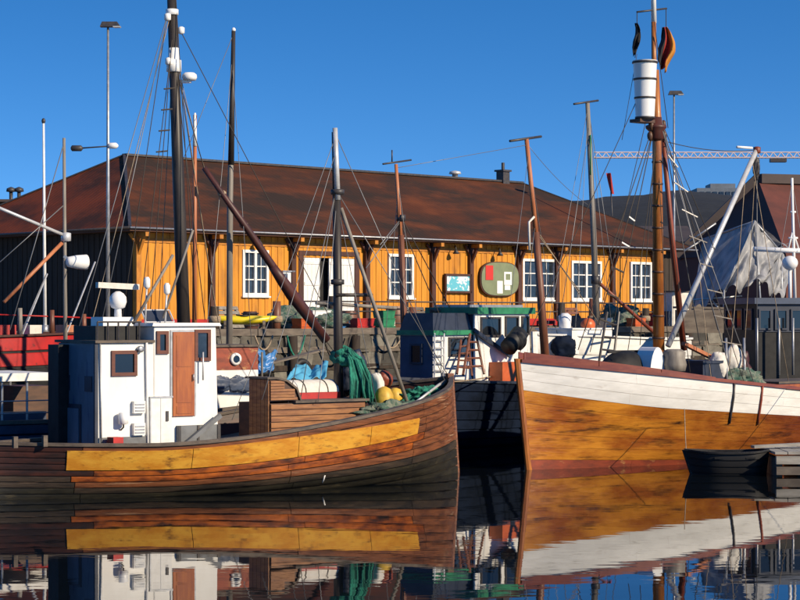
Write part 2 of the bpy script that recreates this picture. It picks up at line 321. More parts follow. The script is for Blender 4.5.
# walls (faces built as boards with recessed joints)
def boards(name, m, x0, x1, z0, z1, y, holes, pitch=.19, axis='x'):
    mb = MB(); x = x0; k = 0
    while x < x1 - .01:
        x2 = min(x + pitch, x1); d = (.0 if k % 2 else .022) + rnd.uniform(0, .004); segs = [(z0, z1)]
        for hx0, hx1, hz0, hz1 in holes:
            if x2 > hx0 + .02 and x < hx1 - .02:
                ns = []
                for a, b_ in segs:
                    if hz1 <= a or hz0 >= b_: ns.append((a, b_)); continue
                    if hz0 > a: ns.append((a, hz0))
                    if hz1 < b_: ns.append((hz1, b_))
                segs = ns
        for a, b_ in segs:
            if axis == 'x': mb.box(x + .004, x2 - .004, y - d, y + .05, a, b_)
            else: mb.box(y - d, y + .05, x + .004, x2 - .004, a, b_)
        x = x2; k += 1
    o = mb.build(name, m, wh); o['kind'] = 'stuff'; return o
wy = OV; WT = EZ - .17
wins = [(242, 268, 250, 296), (388, 413, 254, 298), (522, 555, 259, 300), (571, 601, 261, 300.5), (630, 651, 262, 301)]
holes = []; wr = []
for a, b_, ta, bo in wins:
    x0, x1 = s_at(a), s_at(b_); c = (a + b_) / 2
    z1, z0 = F.y(c, ta, wy).z, F.y(c, bo, wy).z; wr.append((x0, x1, z0, z1)); holes.append((x0, x1, z0, z1))
dx0, dx1 = s_at(303), s_at(354); dz1 = F.y(330, 258, wy).z; dz0 = F.y(312, 313, wy).z
holes.append((dx0, dx1, FZ + .3, dz1))
SE = s_at(656)
boards('wall', 'facade', OV, SE, FZ, WT, wy, holes)
boards('wall', 'tarred_board', SE, WL_ - OV, FZ, WT, wy, [])
boards('wall', 'tarred_board', OV + .06, WW - OV, FZ - .35, WT, OV, [], axis='y')
MB().box(OV + .06, WL_ - OV - .02, wy + .35, WW - OV, FZ - .3, WT - .01).build('wall_core', 'tarred_board', wh)
MB().box(OV, SE, wy - .06, wy - .022, FZ - .06, FZ + .10).build('base_board', 'red_paint', wh)
MB().box(OV, SE, wy - .05, wy - .024, WT - .42, WT - .24).build('frieze_board', 'facade_trim', wh)
x = OV
while x < WL_ - 1:
    MB().box(x, x + .3, wy + .02, wy + .34, QZ, FZ).build('footing', 'stone', wh); x += 2.2
MB().box(OV, WL_ - OV, wy + .1, wy + .2, FZ - .22, FZ).build('sill_beam', 'red_paint', wh)
for px in (134, 212, 293, 367, 433, 471, 519, 557, 613, 655):
    x = max(s_at(px, OV - .12), OV + .14)
    pm = 'facade_trim' if px == 134 else 'post_brown'
    po = MB().box(x - .13, x + .13, wy - .2, wy - .03, QZ, WT).build('post', pm, wh)
    MB().bar((x, wy - .1, WT - 1.0), (x, .16, WT - .06), .13, .13).build('bracket', pm, po)
    MB().bar((x - .42, wy - .12, WT - .06), (x, wy - .12, WT - .6), .10, .11).build('bracket', pm, po)
    MB().bar((x + .42, wy - .12, WT - .06), (x, wy - .12, WT - .6), .10, .11).build('bracket', pm, po)
    MB().box(x - .1, x + .1, -.02, wy - .24, WT - .19, WT - .02).build('outrigger', 'facade_trim', po)
for x0, x1, z0, z1 in wr:
    wn = MB(); fw = .13
    wn.box(x0, x0 + fw, wy - .07, wy + .1, z0, z1); wn.box(x1 - fw, x1, wy - .07, wy + .1, z0, z1)
    wn.box(x0 + fw, x1 - fw, wy - .07, wy + .1, z1 - fw, z1); wn.box(x0 + fw, x1 - fw, wy - .07, wy + .1, z0, z0 + fw)
    w_ = wn.build('window', 'white_trim', wh); xm = (x0 + x1) / 2
    MB().box(x0 - .06, x1 + .06, wy - .14, wy - .03, z0 - .07, z0 - .003).build('sill', 'white_trim', w_)
    MB().box(xm - .07, xm + .07, wy - .055, wy + .08, z0 + fw, z1 - fw).build('mullion', 'white_trim', w_)
    for h in (0, 1):
        a, b_ = (x0 + fw, xm - .07) if h == 0 else (xm + .07, x1 - fw)
        hgt = (z1 - z0 - 2 * fw) / 3
        for r in range(3):
            MB().box(a + .002, b_ - .002, wy + .045, wy + .055, z0 + fw + r * hgt + .02, z0 + fw + (r + 1) * hgt - .02).build('pane', 'glass_pale', w_)
            if r: MB().box(a, b_, wy - .01, wy + .06, z0 + fw + r * hgt - .025, z0 + fw + r * hgt + .025).build('glazing_bar', 'white_trim', w_)
        MB().box((a + b_) / 2 - .012, (a + b_) / 2 + .012, wy - .005, wy + .04, z0 + fw, z1 - fw).build('glazing_bar', 'white_trim', w_)
# doorway with two white leaves standing open
MB().box(dx0 - .18, dx1 + .18, wy + .28, wy + .33, FZ, dz1).build('doorway', 'black_paint', wh)  # black sheet stands for the unlit interior
for a, b_ in ((dx0 - .3, dx0), (dx1, dx1 + .3)):
    MB().box(a, b_, wy - .06, wy - .024, FZ + .12, dz1 + .1).build('door_post', 'post_brown', wh)
MB().box(dx0 - .3, dx1 + .3, wy - .07, wy - .024, dz1 + .1, dz1 + .3).build('lintel', 'post_brown', wh)
for a, b_ in ((303, 319), (328.5, 353.5)):
    x0, x1 = s_at(a), s_at(b_); lf = MB().box(x0, x1, wy - .045, wy + .02, dz0, dz1 - .02).build('door', 'white_paint', wh)
    for z in (dz0 + .25, (dz0 + dz1) / 2, dz1 - .3): MB().box(x0 + .04, x1 - .04, wy - .075, wy - .046, z, z + .14).build('door_ledge', 'white_trim', lf)
    n = max(3, int((x1 - x0) / .2))
    for i in range(1, n): MB().box(x0 + (x1 - x0) * i / n - .006, x0 + (x1 - x0) * i / n + .006, wy - .05, wy - .0455, dz0, dz1 - .02).build('board_joint', 'metal_grey', lf)
MB().box(s_at(306), s_at(353), wy + .05, wy + .27, FZ, dz0 - .02).build('threshold', 'orange_plastic', wh)
# things on the facade
def plate(name, m, x0, x1, z0, z1, y0, y1, parent): return MB().box(x0, x1, y0, y1, z0, z1).build(name, m, parent)
sg = thing('oval_sign', 'oval moss green sign with red and white panels on the yellow wall', 'sign', EC + U * s_at(497) + V * (wy - .3), A45)
c = F.y(497, 279, wy - .1); rx, rz_ = (s_at(517) - s_at(478)) / 2, (F.y(497, 262, wy).z - F.y(497, 296.5, wy).z) / 2
def oval(k, y0, y1):
    n = 40; mb = MB(); ring = []
    for i in range(n):
        t = 2 * math.pi * i / n; cs, sn = math.cos(t), math.sin(t)
        ring.append((rx * k * math.copysign(abs(cs) ** .62, cs), rz_ * k * math.copysign(abs(sn) ** .75, sn)))
    vs = [(a, y0, b_ + c.z) for a, b_ in ring] + [(a, y1, b_ + c.z) for a, b_ in ring]
    return mb.add(vs, [tuple(range(n)), tuple(range(2 * n - 1, n - 1, -1))] + [(i, i + n, (i + 1) % n + n, (i + 1) % n) for i in range(n)])
oval(1, .10, .20).build('rim', 'post_brown', sg); oval(.95, .07, .099).build('board', 'sign_green', sg)
def on_sign(px0, px1, py0, py1, m, nm, y=.05):
    x0, x1 = s_at(px0) - s_at(497), s_at(px1) - s_at(497)
    return plate(nm, m, x0, x1, F.y((px0 + px1) / 2, py1, wy).z, F.y((px0 + px1) / 2, py0, wy).z, y, .068, sg)
on_sign(482, 489.5, 265.5, 280, 'sign_red', 'panel'); on_sign(493.5, 499, 281, 293.5, 'sign_white', 'panel')
fr = on_sign(500.5, 508, 272, 285, 'sign_white', 'frame'); on_sign(502, 506.5, 274, 280, 'sign_green', 'emblem', .045); on_sign(501, 506.5, 285.5, 290, 'sign_white', 'panel')
sg = thing('picture_board', 'small framed white and turquoise picture board beside the oval sign', 'sign', EC + U * s_at(456) + V * (wy - .3), A45)
x0, x1 = s_at(444) - s_at(456), s_at(468) - s_at(456); z0, z1 = F.y(456, 291, wy).z, F.y(456, 276, wy).z
plate('panel', 'sign_cyan', x0, x1, z0, z1, .15, .20, sg)
for a in ((x0 - .08, x1 + .08, z1, z1 + .1), (x0 - .08, x1 + .08, z0 - .1, z0), (x0 - .1, x0, z0, z1), (x1, x1 + .1, z0, z1)): plate('frame', 'post_brown', *a, .1, .22, sg)
for xx in (x0 - .05, x1 + .05): plate('leg', 'post_brown', xx - .04, xx + .04, z0 - .75, z0 - .1, .12, .2, sg)
sg = thing('notice_box', 'small white notice box on the yellow wall left of the white doors', 'notice box', EC + U * s_at(285) + V * (wy - .3), A45)
x0, x1 = s_at(281) - s_at(285), s_at(291.5) - s_at(285); z0, z1 = F.y(286, 287, wy).z, F.y(286, 272, wy).z
plate('case', 'white_trim', x0, x1, z0, z1, .16, .278, sg); plate('panel', 'blue_paint', x0 + .05, x0 + .26, z0 + .07, z1 - .07, .14, .159, sg); plate('hood', 'metal_grey', x0 - .05, x1 + .05, z1 + .003, z1 + .06, .1, .29, sg)
for px, py, w_ in ((452, 250, 'above the picture board'), (496, 252, 'above the oval sign'), (256, 241, 'above the leftmost white window')):
    p = F.y(px, py, wy - .03)
    lm = thing('wall_curl', 'dark iron curl with flared end on the yellow wall ' + w_, 'lamp', EC + U * p.x + V * (wy - .03), A45, 'iron curls along the warehouse wall')
    MB().tube([(.25, 0, p.z + .12), (.05, -.16, p.z + .2), (-.1, -.34, p.z + .14), (-.14, -.4, p.z)], .03, 6).build('arm', 'metal_dark', lm, True)  # curled iron fitting built over a small dark mark on the wall
    MB().lathe((-.14, -.4, p.z), [(.04, .02), (.08, -.04), (.17, -.2), (.15, -.2)], 12).build('flared_end', 'metal_dark', lm, True)
# quay railing along the edge
rl = thing('quay_railing', 'thin dark iron railing along the quay in front of the warehouse', 'railing', EC, A45)
px_ = MB().box(-.03, .03, -.03, .03, QZ, QZ + 1.28).mesh('post', 'metal_dark')
for i in range(17): place(px_, 'post', rl, (3 + i * 2.2, -6.5, 0))
for z in (.45, .85, 1.25): MB().tube([(3, -6.5, QZ + z), (38.2, -6.5, QZ + z)], .035, 6).build('rail', 'metal_dark', rl, True)
fb = thing('timber_barrier', 'low red painted timber barrier along the quay below the railing', 'barrier', EC, A45)
for i in range(8): MB().box(3.5 + i * 3.2, 6.64 + i * 3.2, -8.1, -7.9, QZ + .25, QZ + .5).build('plank', 'red_paint', fb)
for i in range(9): MB().box(3.4 + i * 3.2, 3.6 + i * 3.2, -7.9, -7.7, QZ, QZ + .45).build('stub', 'post_brown', fb)
# ------------------------------------------------------------------ quay furniture
def quayp(px, y): p = F.y(px, 330, y); return EC + U * p.x + V * y + Vector((0, 0, QZ))
def kayak(px, y, rz, lab, m):
    t = thing('kayak', lab, 'kayak', quayp(px, y) + Vector((0, 0, 0)), rz)
    mb = MB()
    def fn(u, v):
        a = 2 * math.pi * v; r = max(0.004, (1 - abs(2 * u - 1) ** 2.2)); return (-1.25 + 2.5 * u, .3 * r * math.cos(a), .52 + .17 * r ** .6 * math.sin(a) + .12 * abs(2 * u - 1) ** 3)
    mb.grid(fn, 24, 14).build('hull', m, t, True)
    MB().lathe((0, 0, .64), [(.24, 0), (.26, .06), (.2, .07), (.19, .02)], 16).build('cockpit', 'rubber', t, True)
    for x in (-.7, .7):
        MB().box(x - .05, x + .05, -.35, .35, .28, .36).box(x - .05, x + .05, -.35, -.27, 0, .5).box(x - .05, x + .05, .27, .35, 0, .5).build('trestle', 'quay_wood', t)
    return t
kayak(243, -11.4, A45 + R(-30), 'yellow kayak on trestles at the quay edge', 'yellow_plastic')
def barrel(px, y, m, lab, s=1.0):
    t = thing('barrel', lab, 'barrel', quayp(px, y), 0)
    MB().lathe((0, 0, 0), [(.26 * s, 0), (.31 * s, .2 * s), (.33 * s, .42 * s), (.31 * s, .64 * s), (.26 * s, .84 * s), (.25 * s, .84 * s), (.24 * s, .8 * s)], 18).build('staves', m, t, True, sharp=40)
    for z in (.1, .3, .56, .76): MB().lathe((0, 0, z * s), [(.31 * s + .02, -.025), (.325 * s + .02, 0), (.31 * s + .02, .025)], 18).build('hoop', 'metal_dark', t, True)
barrel(322, -7.0, 'orange_plastic', 'orange tinted barrel in front of the open white doors')
barrel(395, -9.5, 'mast_brown', 'brown barrel by the railing below the second white window', 1.25)
barrel(349, -9.0, 'mast_brown', 'brown barrel in front of the wider white door leaf')
barrel(250, -7.3, 'post_brown', 'dark brown barrel on the quay below the leftmost window')
def crate(px, y, sx, sy, sz, m, lab, rz=0):
    t = thing('crate', lab, 'crate', quayp(px, y), A45 + rz)
    n = max(2, round(sz / .18)); h = sz / n
    for i in range(n):
        for a in (-1, 1):
            MB().box(-sx / 2, sx / 2, a * sy / 2 - .02, a * sy / 2 + .02, i * h + .012, (i + 1) * h - .012).build('slat', m, t)
            MB().box(a * sx / 2 - .02, a * sx / 2 + .02, -sy / 2 + .022, sy / 2 - .022, i * h + .012, (i + 1) * h - .012).build('slat', m, t)
    MB().box(-sx / 2 + .03, sx / 2 - .03, -sy / 2 + .03, sy / 2 - .03, .02, sz - .1).build('fill', 'net_mix', t)
crate(372, -10.2, 1.6, .9, .5, 'canvas_white', 'pale low crate on the quay edge under the dark mast')
crate(352, -11, 2.2, .8, .4, 'quay_wood', 'weathered long crate beside the pale low crate')
crate(512, -8.5, 1.2, .9, .8, 'post_brown', 'dark brown crate on the quay right of the green roofed wheelhouse')
crate(632, -9, 1.1, .9, .7, 'blue_paint', 'blue crate on the quay under the rightmost window')
crate(615, -9.6, 1.0, .9, .55, 'mast_orange', 'orange brown crate on the quay next to the blue crate')
crate(655, -8.4, 1.0, .9, .8, 'red_paint', 'red crate on the quay by the tall pine mast')
crate(285, -10.6, 1.6, .9, .55, 'post_brown', 'brown crate on the quay right of the yellow kayak')
def bush(px, y, r, m, lab, cat='net', sd_=1):
    o = MB().blob(quayp(px, y) + Vector((0, 0, r[2] * .8)), r, sd_, .35, 2.2, 48, 30).build('net_heap', m, None, True); tag(o, lab, cat)
bush(308, -11.6, (1.3, .8, .55), 'net_mix', 'grey green fishing net heap on the quay edge', sd_=3)
bush(455, -10.2, (.9, .8, .5), 'quay_wood', 'brown net heap behind the navy deckhouse roof', sd_=9)
bush(620, -10.8, (.9, .7, .6), 'net_mix', 'dark green net heap on the quay below the rightmost window', sd_=5)
ty = MB()
for i in range(24):
    t0 = 2 * math.pi * i / 24
    for j in range(8): a = 2 * math.pi * j / 8; ty.v.append(Vector(((.34 + .12 * math.cos(a)) * math.cos(t0), .12 * math.sin(a), (.34 + .12 * math.cos(a)) * math.sin(t0))))
for i in range(24):
    for j in range(8): ty.f.append((i * 8 + j, i * 8 + (j + 1) % 8, ((i + 1) % 24) * 8 + (j + 1) % 8, ((i + 1) % 24) * 8 + j))
tym = ty.mesh('tyre_fender', 'rubber', True)
for i, (px, zz_) in enumerate(((262, 2.4), (300, 2.1), (345, 2.5), (612, 2.5), (640, 2.6), (682, 2.4))): p = F.y(px, 345, QF - .2); place(tym, 'tyre_fender', q, (p.x, QF - .3, zz_))
wl = ('left of the kayak', 'right of the kayak', 'below the white doors', 'below the second window', 'near the navy boat mast', 'below the fourth window', 'below the rightmost window')
for i, px in enumerate((214, 276, 332, 412, 561, 592, 645)):
    t = thing('bollard', 'short dark timber bollard on the quay edge ' + wl[i], 'bollard', quayp(px, -11.7), 0, 'timber bollards along the quay edge')
    MB().tube([(0, 0, 0), (.03, 0, 1.0 + .2 * (i % 3))], [.17, .15], 10).build('shaft', ('tarred_board', 'mast_brown')[i % 2], t, True); MB().lathe((.02, 0, .55), [(.16, -.12), (.21, -.1), (.22, 0), (.21, .1), (.16, .12)], 14).build('rope_turns', 'rope_tan', t, True)
for i, (px, y, m_, lab) in enumerate(((232, -9.3, 'mast_grey', 'grey pallet leaning near the bollard left of the kayak'), (420, -9.0, 'quay_wood', 'weathered pallet leaning right of the big brown barrel'), (575, -9.6, 'mast_brown', 'brown pallet leaning below the third window'))):
    t = thing('pallet', lab, 'pallet', quayp(px, y), A45); t.rotation_euler = (R(62), 0, A45)
    for k in range(6): MB().box(-.6, .6, k * .19, k * .19 + .14, .1, .125).build('slat', m_, t)
    for x in (-.55, 0, .55): MB().box(x - .05, x + .05, 0, 1.09, 0, .098).build('bearer', m_, t)
def fish_box(px, y, n, m_, lab):
    t = thing('fish_box', lab, 'fish box', quayp(px, y), A45 + rnd.uniform(-.2, .2), 'plastic fish boxes on the quay')
    for k in range(n):
        z = k * .29; b_ = MB().frus(-.36, .36, -.22, .22, z, -.4, .4, -.25, .25, z + .27)
        b_.build('tray', m_, t); MB().box(-.42, .42, -.27, .27, z + .272, z + .288).build('rim', m_, t)
for a in ((304, -12.2, 2, 'orange_plastic', 'orange fish boxes at the quay edge under the dark boom'), (318, -12.1, 3, 'grp_white', 'white fish boxes stacked at the quay edge below the doors'), (333, -12.2, 1, 'blue_tarp', 'single blue fish box at the quay edge'), (362, -12.1, 2, 'red_paint', 'red fish boxes at the quay edge right of the black mast'), (384, -11.8, 3, 'green_paint', 'green fish boxes stacked beside the big brown barrel'), (602, -12.0, 2, 'grp_white', 'white fish boxes on the quay near the leaning ladder'), (636, -12.1, 2, 'orange_plastic', 'orange fish boxes at the quay edge left of the pine mast'), (668, -12.0, 3, 'blue_paint', 'dull blue fish boxes right of the pine mast')): fish_box(*a)
for i, (pa, pb) in enumerate(((250, 268), (282, 300), (318, 346), (376, 398), (604, 626), (640, 664))):
    a, b_ = F.y(pa, 338, QF - .16), F.y(pb, 338, QF - .16); a.z = b_.z = QZ - .02; a.y = b_.y = QF - .42
    MB().tube(cable(a, b_, .5 + .25 * (i % 3), 14), .035, 6).build('hanging_rope', ('rope_tan', 'green_net', 'rope_dark')[i % 3], q, True)
# ------------------------------------------------------------------ lamp posts and flag pole on the quay
def lamp_post(px, ptop, D, lab, side=1, arm=None):
    base = W(px, 300, D); base.z = QZ; top = W(px, ptop, D)
    t = thing('street_lamp', lab, 'street lamp', base, 0)
    h = top.z - QZ
    MB().tube([(0, 0, 0), (0, 0, h * .5), (0, 0, h)], [.085, .065, .045], 10).build('pole', 'metal_grey', t, True)
    MB().tube([(0, 0, 0), (0, 0, .5)], .14, 10).build('base', 'metal_grey', t, True)
    MB().frus(-.3, .5, -.16, .16, h - .04, -.22, .36, -.12, .12, h + .16).build('lamp_head', 'metal_dark', t)
    MB().frus(.22, .48, -.15, .15, h - .06, .2, .5, -.17, .17, h - .021).build('lens', 'grp_white', t)
    if arm:
        z = W(px, arm, D).z - QZ
        a_ = MB().tube([(-1.15, 0, z - .05), (.3, 0, z + .05)], .03, 6).build('arm', 'metal_dark', t, True)
        MB().lathe((-1.2, 0, z - .05), [(.05, -.25), (.12, -.2), (.12, .15), (.04, .22)], 10, 'x').build('camera_housing', 'metal_dark', a_, True)
        MB().lathe((.2, 0, z + .05), [(.05, -.2), (.12, -.15), (.12, .12), (.04, .2)], 10, 'x').build('camera_housing', 'grp_white', a_, True)
lamp_post(108, 26, 78, 'tall grey lamp post at the left corner of the warehouse', 1, 147)
lamp_post(674, 94, 104, 'grey lamp post behind the pine mast at the warehouse right end')
def pole(px0, p0, px1, p1, D, r, m, name, lab, cat):
    a, b_ = W(px0, p0, D), W(px1, p1, D); base = a.copy(); base.z = QZ
    t = thing(name, lab, cat, base, 0); a = a + (a - b_) * ((a.z - QZ) / (b_.z - a.z))
    MB().tube([a, b_], [r, r * .6], 8).build('pole', m, t, True, True)
    MB().blob(b_, (r * 1.1, r * 1.1, r * 1.6), 1, 0, nu=8, nv=6).build('finial', 'metal_dark', t, True, True)
    MB().tube([a - Vector((0, 0, 0)), a + Vector((0, 0, .35))], r * 1.8, 8).build('base', 'metal_grey', t, True, True)
pole(45, 325, 43.5, 121, 70, .065, 'white_trim', 'flagpole', 'bare white flagpole above the red hull at the left', 'flagpole')

# ------------------------------------------------------------------ boats
class Boat:
    def __init__(s, name, label, loc, rz, L, B, sheer, zb=-.7, rb=.06, rs=.06, pw=(2.2, 2.8), ps=(2.0, 3.2), cat='boat', low=.72):
        s.root = thing(name, label, cat, loc, rz); s.F = Frame(s.root)
        s.L, s.B, s.sheer, s.zb, s.rb, s.rs, s.pw, s.ps, s.low = L, B, sheer, zb, rb, rs, pw, ps, low; s.flare = 2.0; s.warp = lambda u, v: v
    def pt(s, u, v, side, off=0):
        z1 = s.sheer(u); z = s.zb + v * (z1 - s.zb); L = s.L
        xs, xb = -L / 2 - s.rs * z, L / 2 + s.rb * z; x = xs + (xb - xs) * u
        t = max(0, min(1.1, z / s.flare))
        k = 2 * u - 1
        p = (s.pw[0] + (s.pw[1] - s.pw[0]) * t) if k > 0 else (s.ps[0] + (s.ps[1] - s.ps[0]) * t)
        f = 1 - abs(k) ** p
        b = s.B / 2 * f * (s.low + (1 - s.low) * max(0, min(1, (z - s.zb) / (2.0 - s.zb))) ** .7)
        bl = max(b, .07) + off
        if z < .45: bl *= 1 - .34 * ((.45 - z) / (.45 - s.zb)) ** 1.6
        return Vector((x, side * bl, z))
    def strakes(s, rows, mats, sides=(-1, 1), ns=34, proud=.022, v0=0., v1=1., brk=(0, 1), gap=.07, dep=-.028, back=None, jt=.02, bg_=.0006):
        hull = MB()
        for sd_ in sides: hull.grid(lambda u, v: s.pt(u, s.warp(u, v), sd_, dep - .002), ns, 14)
        hull = hull.build('hull', back or mats(0, 0), s.root, True); s.hull = hull
        for sd_ in sides:
            for r in range(rows):
                a = v0 + (v1 - v0) * r / rows; b = v0 + (v1 - v0) * (r + 1) / rows; g = (b - a) * gap; jit = rnd.uniform(-jt, jt)
                for k in range(len(brk) - 1):
                    pr = proud * rnd.uniform(.75, 1.25)
                    ua = 0 if k == 0 else brk[k] + jit + bg_; ub = 1 if k == len(brk) - 2 else brk[k + 1] + jit - bg_
                    def fn(uu, q):
                        vv, of = ((a + g, dep), (a + g * 1.6, pr * .7), ((a + b) / 2, pr), (b - g * 1.6, pr * .7), (b - g, dep))[round(q * 4)]
                        return s.pt(ua + (ub - ua) * uu, s.warp(ua + (ub - ua) * uu, vv), sd_, of)
                    MB().grid(fn, max(6, round(ns * (ub - ua))), 4).build('strake', mats(r, k), hull, True, sharp=45)
    def caprail(s, m, wd=.2, ht=.09, ns=40, dz=0):
        for sd_ in (-1, 1):
            mb = MB(); vs = []
            for i in range(ns + 1):
                u = i / ns; p = s.pt(u, 1, sd_); ci = Vector((0, -sd_, 0))
                for a, h in ((-.06, dz), (wd - .06, dz), (wd - .06, dz + ht), (-.06, dz + ht)): vs.append(p + ci * min(a, abs(p.y)) + Vector((0, 0, h)))
            fs = [(i * 4 + j, i * 4 + (j + 1) % 4, i * 4 + 4 + (j + 1) % 4, i * 4 + 4 + j) for i in range(ns) for j in range(4)]
            mb.add(vs, fs + [(0, 1, 2, 3), (ns * 4 + 3, ns * 4 + 2, ns * 4 + 1, ns * 4)]).build('cap_rail', m, s.root)
    def deck(s, drop, m='deck_wood', ns=30):
        mb = MB(); vs = []
        for i in range(ns + 1):
            u = i / ns; z = s.sheer(u) - drop; v = (z - s.zb) / (s.sheer(u) - s.zb); p = s.pt(u, v, 1, -.06)
            vs += [(p.x, p.y, z), (p.x, -p.y, z)]
        mb.add(vs, [(2 * i, 2 * i + 1, 2 * i + 3, 2 * i + 2) for i in range(ns)]).build('deck', m, s.root)
    def bulwark(s, m, drop=.7):
        mb = MB()
        for sd_ in (-1, 1): mb.grid(lambda u, q: s.pt(u, 1 - q * (drop / (s.sheer(u) - s.zb)), sd_, -.09), 30, 2)
        mb.build('bulwark', m, s.root, True)
    def stem(s, m, wd=.16, dp=.2, top=.12, stern=True):
        for end in ((1, -1) if stern else (1,)):
            u = 1 if end > 0 else 0; mb = MB(); vs = []; n = 8
            for i in range(n + 1):
                z = s.zb + (s.sheer(u) + top - s.zb) * i / n
                x = (s.L / 2 + s.rb * z) if end > 0 else (-s.L / 2 - s.rs * z)
                for a, b in ((-.12, -wd / 2), (dp * .6, -wd / 2), (dp, -wd / 5), (dp, wd / 5), (dp * .6, wd / 2), (-.12, wd / 2)): vs.append((x + end * a, b, z))
            fs = [(i * 6 + j, i * 6 + (j + 1) % 6, i * 6 + 6 + (j + 1) % 6, i * 6 + 6 + j) for i in range(n) for j in range(6)] + [tuple(range(5, -1, -1)), tuple(range(n * 6, n * 6 + 6))]
            mb.add(vs, fs).build('stem' if end > 0 else 'sternpost', m, s.root)
def window(parent, ax, v, a0, a1, z0, z1, fm='mahogany', gm='glass_dark', fw=.08, out=-1, dep=.05):
    """framed window on a flat side (ax 'y': side plane y=v spanning x; ax 'x': end plane x=v spanning y)"""
    def bx(A, B, Z0, Z1, d0, d1):
        lo, hi = sorted((v + out * d0, v + out * d1))
        return (A, B, lo, hi, Z0, Z1) if ax == 'y' else (lo, hi, A, B, Z0, Z1)
    f = MB(); f.box(*bx(a0, a0 + fw, z0, z1, -.01, dep)); f.box(*bx(a1 - fw, a1, z0, z1, -.01, dep))
    f.box(*bx(a0 + fw, a1 - fw, z1 - fw, z1, -.01, dep)); f.box(*bx(a0 + fw, a1 - fw, z0, z0 + fw, -.01, dep))
    o = f.build('window', fm, parent); MB().box(*bx(a0 + fw, a1 - fw, z0 + fw, z1 - fw, .004, .012)).build('pane', gm, o); return o
def spar(boat, name, pts, rad, m, n=10, parent=None):
    return MB().tube(pts, rad, n).build(name, m, parent or boat.root, True)
# ================================================================== front wooden fishing boat (left)
def sh(u): return 1.17 + (1.94 * (u - .25) ** 1.45 if u > .25 else .9 * (.25 - u) ** 2)
A36 = R(36)
fb_ = Boat('wooden_fishing_boat', 'old wooden fishing boat with white wheelhouse and yellow band nearest the camera', (-3.80, 48.2, 0), A36, 13, 5.45, sh, rb=-.075, rs=.04, pw=(2.15, 3.6), ps=(1.8, 2.5))
def fm(r, k):
    if k == 0: return 'plank_red_brown' if r >= 9 else 'plank_dark' if r > 6 else 'plank_slime_shadow'  # stern rows: own dark paint, deepened for shadow on the turned end
    if r <= 5: return 'plank_slime_shadow'
    if k == 3: return 'plank_brown' if r >= 7 else 'plank_dark'
    if r in (8, 9): return 'band_orange'
    return 'plank_dark' if r < 7 else 'plank_brown'
fb_.strakes(14, fm, brk=(0, .13, .5, .80, 1), ns=40, gap=.05, back='plank_dark')
for k in range(4):                                  # yellow painted bulwark panels, end to end
    ua, ub = [(.105, .30), (.301, .5), (.501, .66), (.661, .79)][k]
    def fn(u, q):
        uu = ua + (ub - ua) * u; top = .955 - .09 * max(0, (uu - .4) / .4) ** 1.5; bot = .705
        vv, of = ((bot, -.02), (bot + .012, .045), ((bot + top) / 2, .05), (top - .01, .045), (top, -.02))[round(q * 4)]
        return fb_.pt(uu, vv, -1, of)
    MB().grid(fn, 12, 4).build('bulwark_panel', 'band_yellow', fb_.hull, True, sharp=45)
fb_.caprail('rail_weathered', .2, .07); fb_.deck(.5); fb_.bulwark('plank_red_brown', .55); fb_.stem('plank_brown', .13, .10, .14)
r0 = fb_.root; F = fb_.F; SY = -.95
def X(px, y=SY, py=400): return F.y(px, py, y).x
def Z(px, py, y=SY): return F.y(px, py, y).z
xa, xb, xc = X(98), X(154), X(219); zd = .62
za, zf = Z(110, 343), Z(190, 326)
wh_ = MB().frus(xa, xb - .003, SY, -SY, zd, xa + .0, xb - .003, SY, -SY, za).build('wheelhouse', 'white_paint', r0); BEV.append(bpy.context.scene.collection.objects[-1])
wf = MB().frus(xb, xc, SY - .0, -SY, zd, xb, xc - .08, SY, -SY, zf).build('wheelhouse', 'white_paint', r0); BEV.append(bpy.context.scene.collection.objects[-1])
MB().frus(xa - .1, xb - .01, SY - .07, -SY + .07, za, xa - .1, xb - .01, SY - .07, -SY + .07, za + .06).build('roof', 'rail_weathered', wh_)
MB().frus(xb - .08, xc + .02, SY - .08, -SY + .08, zf, xb - .05, xc - .02, SY - .06, -SY + .06, zf + .07).build('roof', 'white_trim', wf)
ab = MB().box(xa - .03, xa - .002, SY, -SY, zd, za - .01).build('aft_panel', 'aft_blue', wh_)       # blue painted after end
MB().box(xa - .05, xa - .031, -.2, .5, zd + .1, zd + 1.45).build('aft_door', 'navy_paint', ab)
MB().box(xa - .07, xa - .051, -.12, .42, zd + .2, zd + 1.35).build('door_panel', 'aft_blue', ab)
for yy in (-.55, .55): MB().box(xa - .045, xa - .031, yy - .18, yy + .18, zd + 1.75, zd + 2.1).build('vent', 'navy_paint', ab)
MB().box(xa - .3, xa - .035, .42, .95, zd, za - .05).build('aft_dark_strip', 'black_paint', wh_)  # black box that only draws a dark upright strip at the far edge
MB().box(xa - .08, xa - .005, SY - .012, SY + .06, zd, za - .02).build('corner_post', 'navy_paint', wh_)
